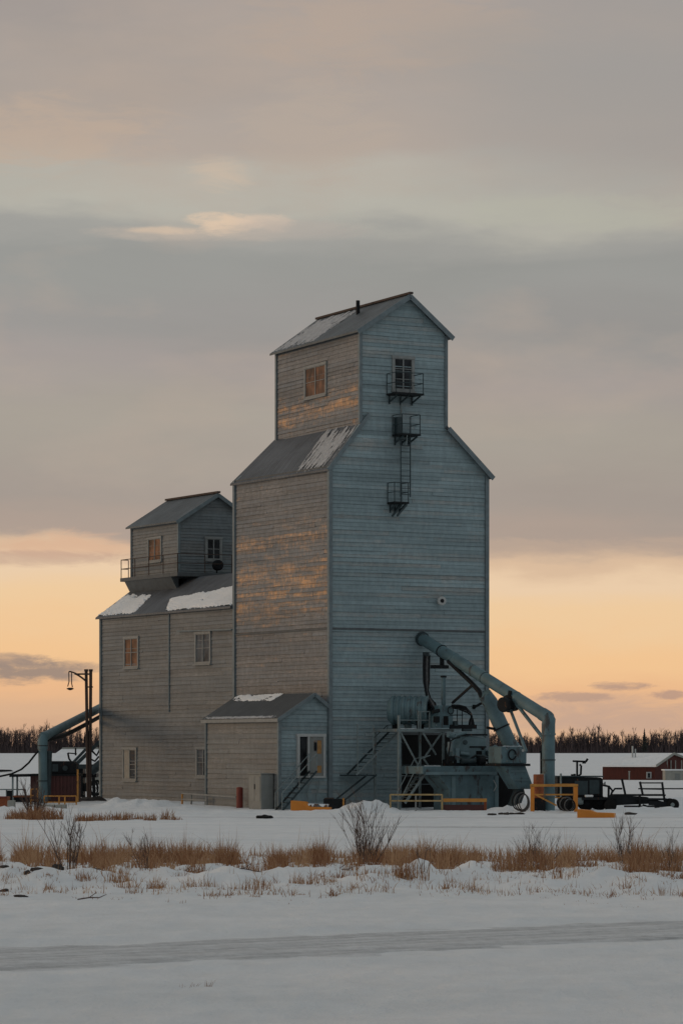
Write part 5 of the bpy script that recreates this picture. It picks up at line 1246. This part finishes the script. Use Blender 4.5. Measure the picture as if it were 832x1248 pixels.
def shrub(name, label, px, Y, h, stems, spread, seed, mat='twig', thick=.012, group='bare shrubs in the grass band', twigs=1):
    rnd = random.Random(seed); x = (px-CXP)/F*Y; b = Vector((x, Y, gz(x, Y)-.05)); mb = MB()
    def branch(p, d, L, r, depth):
        n = 4; pts = [p]; q = p.copy(); dd = d.copy()
        for i in range(n):
            dd = (dd+Vector((rnd.gauss(0, .09), rnd.gauss(0, .09), .05))).normalized(); q = q+dd*L/n; pts.append(q.copy())
        t = (rnd.random()*.8, 0, 0)
        mb.tube(pts, [r*(1-.17*i) for i in range(n+1)], 4, False, t)
        if depth:
            for k in range(rnd.randint(3, 5)*twigs):
                i = rnd.randint(1, n-1); dn = (dd+Vector((rnd.gauss(0, .38), rnd.gauss(0, .38), rnd.uniform(0, .3)))).normalized()
                branch(pts[i], dn, L*rnd.uniform(.3, .55), r*.55, depth-1)
    for k in range(stems):
        a = rnd.uniform(0, 6.283); s = rnd.uniform(.05, spread)
        d = Vector((math.cos(a)*s, math.sin(a)*s, 1)).normalized()
        branch(b+Vector((math.cos(a)*.12, math.sin(a)*.1, 0))*(.5+s), d, h*rnd.uniform(.6, 1.05), thick*rnd.uniform(.6, 1.2), 2)
    return tag(make(name, mb, mat, None, b, 'world'), label, 'shrub', group)
shrub('bare_shrub', 'bare dark shrub standing alone beside the dirt clods, tall upright stems', 84, 64, 1.25, 11, .38, 1, thick=.010)
shrub('bare_shrub', 'widest bare shrub, many fine twigs, in the grass before the tall elevator', 445, 70, 1.5, 21, .75, 2, thick=.010)
shrub('bare_shrub', 'sparse thin shrub above the grass left of the widest shrub', 178, 66, 1.0, 5, .4, 3, thick=.009)
shrub('bare_shrub', 'pale thin shrub rising from the grass below the flatbed trailer', 762, 69, 1.05, 11, .5, 4, thick=.007)
shrub('bare_shrub', 'feathery low shrub in the thick grass between widest and trailer shrubs', 652, 67, .9, 16, .85, 5, thick=.006)
shrub('bare_shrub', 'low twiggy shrub before the left concrete blocks', 42, 137, 1.6, 22, .8, 6, thick=.02, group='bare shrubs in the grass band')
shrub('bare_shrub', 'tiny twig sprout in front of the snow mound beside the grass', 512, 62, .55, 5, .4, 8, thick=.006)
shrub('bare_shrub', 'thin reddish sprigs in grass at the right picture edge', 822, 66, .8, 9, .5, 9, thick=.007)
random.seed(5)
for i, (px, py, sx, sz) in enumerate(((62, 1073, .16, .09), (46, 1076, .14, .07), (70, 1075, .13, .1), (33, 1077, .07, .06), (4, 1074, .12, .05), (115, 1074, .13, .05), (124, 1072, .07, .05), (5, 1087, .1, .04), (25, 1094, .12, .025))):
    q = gp(px, py); lump('dirt_clod', q+Vector((0, 0, .01)), (sx, .14, sz), 'dirt', 'dark frozen dirt clod half sunk in the snow around the lone bare shrub', 'dirt clod', i*3+50, 'dirt clods in the snow')
for i, (px, py, w, a) in enumerate(((112, 1098, .25, .4), (300, 1076, .3, -.5), (228, 1066, .25, .3), (415, 1063, .3, .5), (545, 1068, .3, .3))):
    q = gp(px, py); mb = MB(); mb.tube([q+Vector((-w, 0, .02)), q+Vector((-.2*w, .05, .05)), q+Vector((w*.5, 0, .03+a*.05)), q+Vector((w, .05, .05+a*.14))], [.012, .012, .009, .005], 5).tube([q+Vector((-.2*w, .05, .05)), q+Vector((w*.3, .1, .14))], .007, 4)
    tag(make('fallen_twig', mb, 'twig', None, q, 'world'), ['broken twig on snow below the lone bare shrub', 'broken twig on snow below the left grass band', 'thin twig on snow near the sparse thin shrub', 'forked twig on snow below the widest shrub', 'bent twig beside the snow mound', 'dark twig on bare snow near the ploughed road'][i], 'twig')

# ================================================================== FAR WOODLAND
random.seed(21)
def fartree(mb, b, h, rnd, w=.1, conif=False, k=1.):
    if conif:
        n = int(h*5)
        for i in range(n):
            t = i/n; r = (1-t)*h*.17+.12; a = rnd.uniform(0, 6.283)
            for q in range(3):
                a2 = a+q*2.1; d = Vector((math.cos(a2)*r*rnd.uniform(.6, 1.2), math.sin(a2)*r, -.25))
                p = b+Vector((0, 0, h*(.1+.9*t)))
                mb.add([p+Vector((0, 0, .25)), p+d, p+d*.75+Vector((.0, .0, -.3)), p+Vector((0, 0, -.2))], [(0, 1, 2, 3)], (rnd.random(), 0, 0))
        mb.tube([b, b+Vector((0, 0, h))], [w*1.2, .03], 4, False, (.3, 0, 0)); return
    def br(p, d, L, r, depth):
        q = p+d*L*.5+Vector((rnd.gauss(0, .06), rnd.gauss(0, .06), 0))*L; e = p+d*L+Vector((rnd.gauss(0, .1), 0, .06))*L
        mb.tube([p, q, e], [r, r*.75, r*.4], 3, False, (rnd.random(), 0, 0))
        if depth:
            for _ in range(11 if depth == 2 else 9):
                t = rnd.uniform(.35, 1.); s = p.lerp(e, t)
                br(s, (d+Vector((rnd.gauss(0, .45), rnd.gauss(0, .45), rnd.uniform(-.05, .35)))).normalized(), L*rnd.uniform(.22, .42), max(.03, r*.42), depth-1)
    br(b, Vector((rnd.gauss(0, .03), rnd.gauss(0, .03), 1)).normalized(), h*.8, w, 2)
    mbt = None
YW = 1400
wm_ = MB(); rnd = random.Random(4)
halfw = 260
# canopy outline: denser and a bit higher in some places
def wh(x): return 8.3+3.0*nz(x*.03, 2.2)+2.6*nz(x*.011, 6.1)+1.5*nz(x*.12, 4.4)
for i in range(2600):
    x = rnd.uniform(-halfw, halfw); y = YW+rnd.uniform(0, 50)
    h = wh(x)*rnd.uniform(.65, 1.12); b = Vector((x, y, gz(x, y)-.3))
    if rnd.random() < .05: fartree(wm_, b, h*.95, rnd, .1, True)
    else:
        n = 15; mb = wm_
        mb.tube([b, b+Vector((rnd.gauss(0, .3), 0, h))], [.16, .04], 3, False, (rnd.random(), 0, 0))
        for k in range(n):
            t = rnd.uniform(.15, .95); p = b+Vector((0, 0, h*t)); a = rnd.uniform(0, 6.283); L = h*rnd.uniform(.12, .3)*(1.1-t*.6)
            e = p+Vector((math.cos(a)*L*.6, math.sin(a)*L*.4, L))
            mb.tube([p, e], [.07, .03], 3, False, (rnd.random(), 0, 0))
            for _ in range(2):
                s = p.lerp(e, rnd.uniform(.3, .9)); mb.tube([s, s+Vector((rnd.gauss(0, .5), rnd.gauss(0, .5), rnd.uniform(.4, 1.3)))], [.05, .03], 3, False, (rnd.random(), 0, 0))
o = make('woodland', wm_, 'farwood', None, (0, YW, 0), 'world'); tag(o, 'dark leafless woodland along the far edge of the snow field', 'woodland', kind='stuff')
# brushy undergrowth, so the wood closes towards the ground
um = MB()
for i in range(16000):
    x = rnd.uniform(-halfw, halfw); y = YW-3+rnd.uniform(0, 30); b = Vector((x, y, gz(x, y)-.2)); h = rnd.uniform(2., 6.8)*(.8+.2*nz(x*.05, 0)); w = rnd.uniform(.12, .35)
    um.add([b-Vector((w, 0, 0)), b+Vector((w, 0, 0)), b+Vector((rnd.gauss(0, .5), 0, h))], [(0, 1, 2)], (rnd.random(), 0, 0))
o = make('undergrowth', um, 'farwood', None, (0, YW, 0), 'world'); tag(o, 'dense dark brush filling the foot of the far woodland', 'undergrowth', kind='stuff')
protos = []
kinds = [('bare_tree', False), ('bare_tree', False), ('bare_tree', False), ('spruce_tree', True)]
spots = [(22, 12.2, 0), (28, 13.5, 1), (33, 12.5, 2), (53, 16.8, 2), (60, 12.5, 1), (113, 12.8, 0), (118, 12, 1), (8, 11.0, 2), (694, 13.0, 0), (706, 11.2, 1), (713, 11.5, 1), (720, 14.5, 2), (727, 14.0, 0), (733, 12.0, 1), (745, 11.8, 2), (760, 11.5, 0), (771, 11.8, 1), (785, 12.6, 3), (800, 10.8, 1), (815, 11.2, 0), (825, 11.5, 2), (640, 9.5, 1), (683, 12, 2), (698, 11.5, 1)]
where = ['left edge', 'left teal pipe', 'yard lamp', 'vertical teal pipe', 'red barn', 'grey outbuilding']
meshes = []
for j in range(4):
    mb = MB(); fartree(mb, Vector((0, 0, 0)), 10., random.Random(60+j), .17, j == 3); 
    meshes.append(mb)
first = {}
for i, (px, h, j) in enumerate(spots):
    y = YW-2-(i % 3); x = (px-CXP)/F*y; zz_ = gz(x, y)-.2
    nm = 'spruce_tree' if j == 3 else 'bare_tree'
    if j not in first:
        o = make(nm, meshes[j], 'conifer' if j == 3 else 'farwood', None, (0, 0, 0), 'world'); first[j] = o
    else:
        o = first[j].copy(); COL.objects.link(o)
    o.location = (x, y, zz_); h *= .88; s = h/10; o.scale = (s*random.uniform(.9, 1.15), s, s); o.rotation_euler = (0, 0, (i*1.3) % 6.28)
    if px < 140:
        tag(o, 'bare tree standing above the far wood left of the annex', 'tree', 'taller trees left of the annex')
    elif px < 735:
        tag(o, 'bare tree standing above the far wood near the vertical teal pipe', 'tree', 'taller trees beside the vertical pipe')
    else:
        tag(o, 'dark narrow spruce standing above the far wood over the barn' if j == 3 else 'bare tree standing above the far wood over the barn', 'tree', 'taller trees over the barn')

# ================================================================== SKY
wd = bpy.data.worlds.new('World'); S.world = wd; wd.use_nodes = True
n = wd.node_tree.nodes; l = wd.node_tree.links
bg = n['Background']; bg.inputs[1].default_value = .1
SUN_EL, SUN_AZ = R(7), math.atan2(-.96, .10)      # azimuth measured from +Y towards +X
sky = n.new('ShaderNodeTexSky'); sky.sky_type = 'NISHITA'; sky.sun_disc = False
sky.sun_elevation = SUN_EL; sky.sun_rotation = SUN_AZ % (2*math.pi)
tc = n.new('ShaderNodeTexCoord'); sx = n.new('ShaderNodeSeparateXYZ'); l.new(tc.outputs['Generated'], sx.inputs[0])
x_, y_, z_ = sx.outputs
hl = mth(n, l, 'SQRT', mth(n, l, 'ADD', mth(n, l, 'MULTIPLY', x_, x_), mth(n, l, 'ADD', mth(n, l, 'MULTIPLY', y_, y_), 1e-6)))
el_ = mth(n, l, 'DIVIDE', z_, hl)                    # tangent of elevation
az_ = mth(n, l, 'ARCTAN2', x_, y_)
def comb(a, b, c=0.):
    k = n.new('ShaderNodeCombineXYZ')
    for s, v in zip(k.inputs, (a, b, c)):
        if hasattr(v, 'links'): l.new(v, s)
        else: s.default_value = v
    return k.outputs[0]
def skynoise(sa, se, det=5, seed=0., rough=.55, dist=0.):
    t = n.new('ShaderNodeTexNoise'); t.inputs['Scale'].default_value = 1; t.inputs['Detail'].default_value = det; t.inputs['Roughness'].default_value = rough
    t.inputs['Distortion'].default_value = dist
    l.new(comb(mth(n, l, 'MULTIPLY', az_, sa), mth(n, l, 'MULTIPLY', el_, se), seed), t.inputs['Vector']); return t.outputs['Fac']
def cen(f, k): return mth(n, l, 'MULTIPLY', mth(n, l, 'SUBTRACT', f, .5), k)
n1 = skynoise(10, 38, 6, 2.)
n2 = skynoise(26, 90, 6, 7., .6)
ew = mth(n, l, 'ADD', el_, mth(n, l, 'ADD', cen(n1, .030), cen(n2, .006)))
# slight fall of the cloud base to the right
ew = mth(n, l, 'ADD', ew, mth(n, l, 'MULTIPLY', az_, .03))
pos = mth(n, l, 'DIVIDE', ew, .30, clamp=True)
def srgb(r, g, b): return tuple(((c/255+.055)/1.055)**2.4 if c > 10 else c/255/12.92 for c in (r, g, b))
E = lambda py: (HY-py)/F/.30
stops = [(0, (205, 165, 138)), (E(880), (222, 180, 145)), (E(845), (239, 188, 143)), (E(800), (246, 200, 150)), (E(740), (243, 206, 162)), (E(700), (239, 208, 174)), (E(676), (222, 190, 160)), (E(655), (176, 158, 147)),
         (E(610), (167, 155, 147)), (E(520), (169, 160, 150)), (E(450), (164, 155, 151)), (E(400), (155, 151, 148)), (E(318), (153, 152, 148)), (E(296), (160, 158, 153)), (E(262), (182, 178, 167)), (E(215), (182, 176, 165)), (E(170), (176, 163, 153)), (E(70), (171, 161, 154)), (E(0), (168, 158, 152)), (1, (152, 154, 155))]
rp = ramp(n, [(p, srgb(*c)) for p, c in stops], 'EASE'); l.new(pos, rp.inputs[0])
# cool version for the half of the sky away from the sunset
stops2 = [(0, (140, 148, 156)), (.1, (152, 160, 167)), (.3, (148, 157, 163)), (1, (151, 158, 162))]
rp2 = ramp(n, [(p, srgb(*c)) for p, c in stops2]); l.new(pos, rp2.inputs[0])
az0 = -.9
dd_ = mth(n, l, 'ADD', mth(n, l, 'MULTIPLY', mth(n, l, 'DIVIDE', x_, hl), math.sin(az0)), mth(n, l, 'MULTIPLY', mth(n, l, 'DIVIDE', y_, hl), math.cos(az0)))
wf = n.new('ShaderNodeMapRange'); wf.interpolation_type = 'SMOOTHSTEP'; wf.inputs[1].default_value = -.25; wf.inputs[2].default_value = .55; l.new(dd_, wf.inputs[0])
c = mixc(n, l, wf.outputs[0], rp2.outputs[0], rp.outputs[0])
# broad tonal mottling inside the cloud decks
n3 = skynoise(7, 20, 6, 11., .55, .4)
mr = ramp(n, [(.25, .92), (.75, 1.08)]); l.new(n3, mr.inputs[0])
hi = n.new('ShaderNodeMapRange'); hi.inputs[1].default_value = .06; hi.inputs[2].default_value = .08; l.new(ew, hi.inputs[0])
c = mixc(n, l, hi.outputs[0], c, mixc(n, l, 1., c, mr.outputs[0], 'MULTIPLY'))
# warm tints in the upper deck
n4 = skynoise(12, 30, 5, 19.)
wr = ramp(n, [(.5, 0), (.72, .55)]); l.new(n4, wr.inputs[0])
c = mixc(n, l, mth(n, l, 'MULTIPLY', wr.outputs[0], hi.outputs[0]), c, srgb(186, 168, 154))
n5 = skynoise(16, 45, 5, 29., .5, .3)
# individual clouds: (azimuth px, elevation py, half width, half height, colour, strength)
def cloud(px, py, wx, wy, col, k, ns=n2, warp=.9, flat=0.):
    global c
    a0, e0 = math.atan((px-CXP)/F), (HY-py)/F
    da = mth(n, l, 'DIVIDE', mth(n, l, 'SUBTRACT', az_, a0), wx/F)
    de = mth(n, l, 'DIVIDE', mth(n, l, 'SUBTRACT', el_, e0), wy/F)
    q = mth(n, l, 'ADD', mth(n, l, 'MULTIPLY', da, da), mth(n, l, 'MULTIPLY', de, de))
    q = mth(n, l, 'ADD', q, cen(ns, warp*4))
    m = n.new('ShaderNodeMapRange'); m.interpolation_type = 'SMOOTHSTEP'; m.inputs[1].default_value = 1.7; m.inputs[2].default_value = -.1; m.inputs[4].default_value = k; m.clamp = True
    l.new(q, m.inputs[0]); c = mixc(n, l, m.outputs[0], c, srgb(*col))
n6 = skynoise(60, 170, 5, 41., .6)
n7 = skynoise(34, 120, 7, 53., .68, .6)
n8 = skynoise(75, 260, 6, 61., .65, .3)
cloud(225, 285, 110, 9, (200, 183, 167), .6, n7, .9)
cloud(205, 282, 40, 5, (222, 196, 170), .6, n8, 1.0)
cloud(272, 272, 40, 13, (230, 202, 174), .85, n8, 1.1)
cloud(322, 271, 34, 11, (216, 194, 174), .7, n8, 1.1)
cloud(350, 280, 90, 12, (180, 170, 161), .6, n7, .9)
cloud(268, 214, 36, 22, (210, 188, 166), .6, n7, 1.3)
cloud(40, 165, 150, 40, (194, 172, 153), .7, n7, 1.2)
cloud(480, 35, 170, 55, (186, 166, 150), .6, n7, 1.2)
cloud(380, 165, 90, 55, (186, 170, 156), .6, n7, 1.4)
cloud(800, 100, 260, 190, (158, 155, 152), .6, n1, .5)
cloud(700, 262, 150, 22, (184, 182, 166), .5, n7, 1.2)
cloud(70, 664, 90, 15, (222, 180, 150), .75, n7, 1.6)
cloud(30, 682, 120, 9, (196, 164, 146), .6, n7, 1.5)
cloud(700, 668, 200, 10, (196, 170, 150), .5, n7, 1.6)
cloud(35, 818, 78, 14, (158, 138, 127), .95, n8, 1.2)
cloud(-5, 806, 60, 9, (158, 138, 128), .8, n8, 1.)
cloud(770, 872, 170, 24, (200, 167, 147), .9, n7, .9)
cloud(755, 838, 34, 5, (178, 148, 134), .8, n8, 1.6)
cloud(700, 850, 45, 6, (184, 153, 137), .8, n8, 1.6)
cloud(818, 847, 30, 5, (182, 150, 135), .8, n8, 1.6)
c10 = mixc(n, l, 1., c, (10, 10, 10), 'MULTIPLY')
# mostly closed cloud deck, a little of the clear sky shows through
out = mixc(n, l, .93, sky.outputs[0], c10)
l.new(out, bg.inputs[0])

sun = bpy.data.lights.new('sun', 'SUN'); sun.energy = .5; sun.angle = R(18); sun.color = (1., .68, .40)
so_ = bpy.data.objects.new('sun', sun); link(so_)
dirv = Vector((math.sin(SUN_AZ)*math.cos(SUN_EL), math.cos(SUN_AZ)*math.cos(SUN_EL), math.sin(SUN_EL)))
so_.rotation_euler = dirv.to_track_quat('Z', 'Y').to_euler(); so_.location = (-30, 120, 40)

# ================================================================== CAMERA
cam = bpy.data.cameras.new('camera'); co_ = bpy.data.objects.new('camera', cam); link(co_)
co_.location = (0, 0, H); co_.rotation_euler = (R(90), 0, 0)
cam.sensor_fit = 'HORIZONTAL'; cam.sensor_width = 36; cam.lens = 36*F/832; cam.shift_y = (HY-624)/832
cam.clip_start = .5; cam.clip_end = 9000
S.camera = co_
vs = S.view_settings; vs.view_transform = 'Standard'; vs.look = 'None'; vs.exposure = 0; vs.gamma = 1; vs.use_curve_mapping = False
S.cycles.max_bounces = 5; S.cycles.diffuse_bounces = 3; S.cycles.use_denoising = True
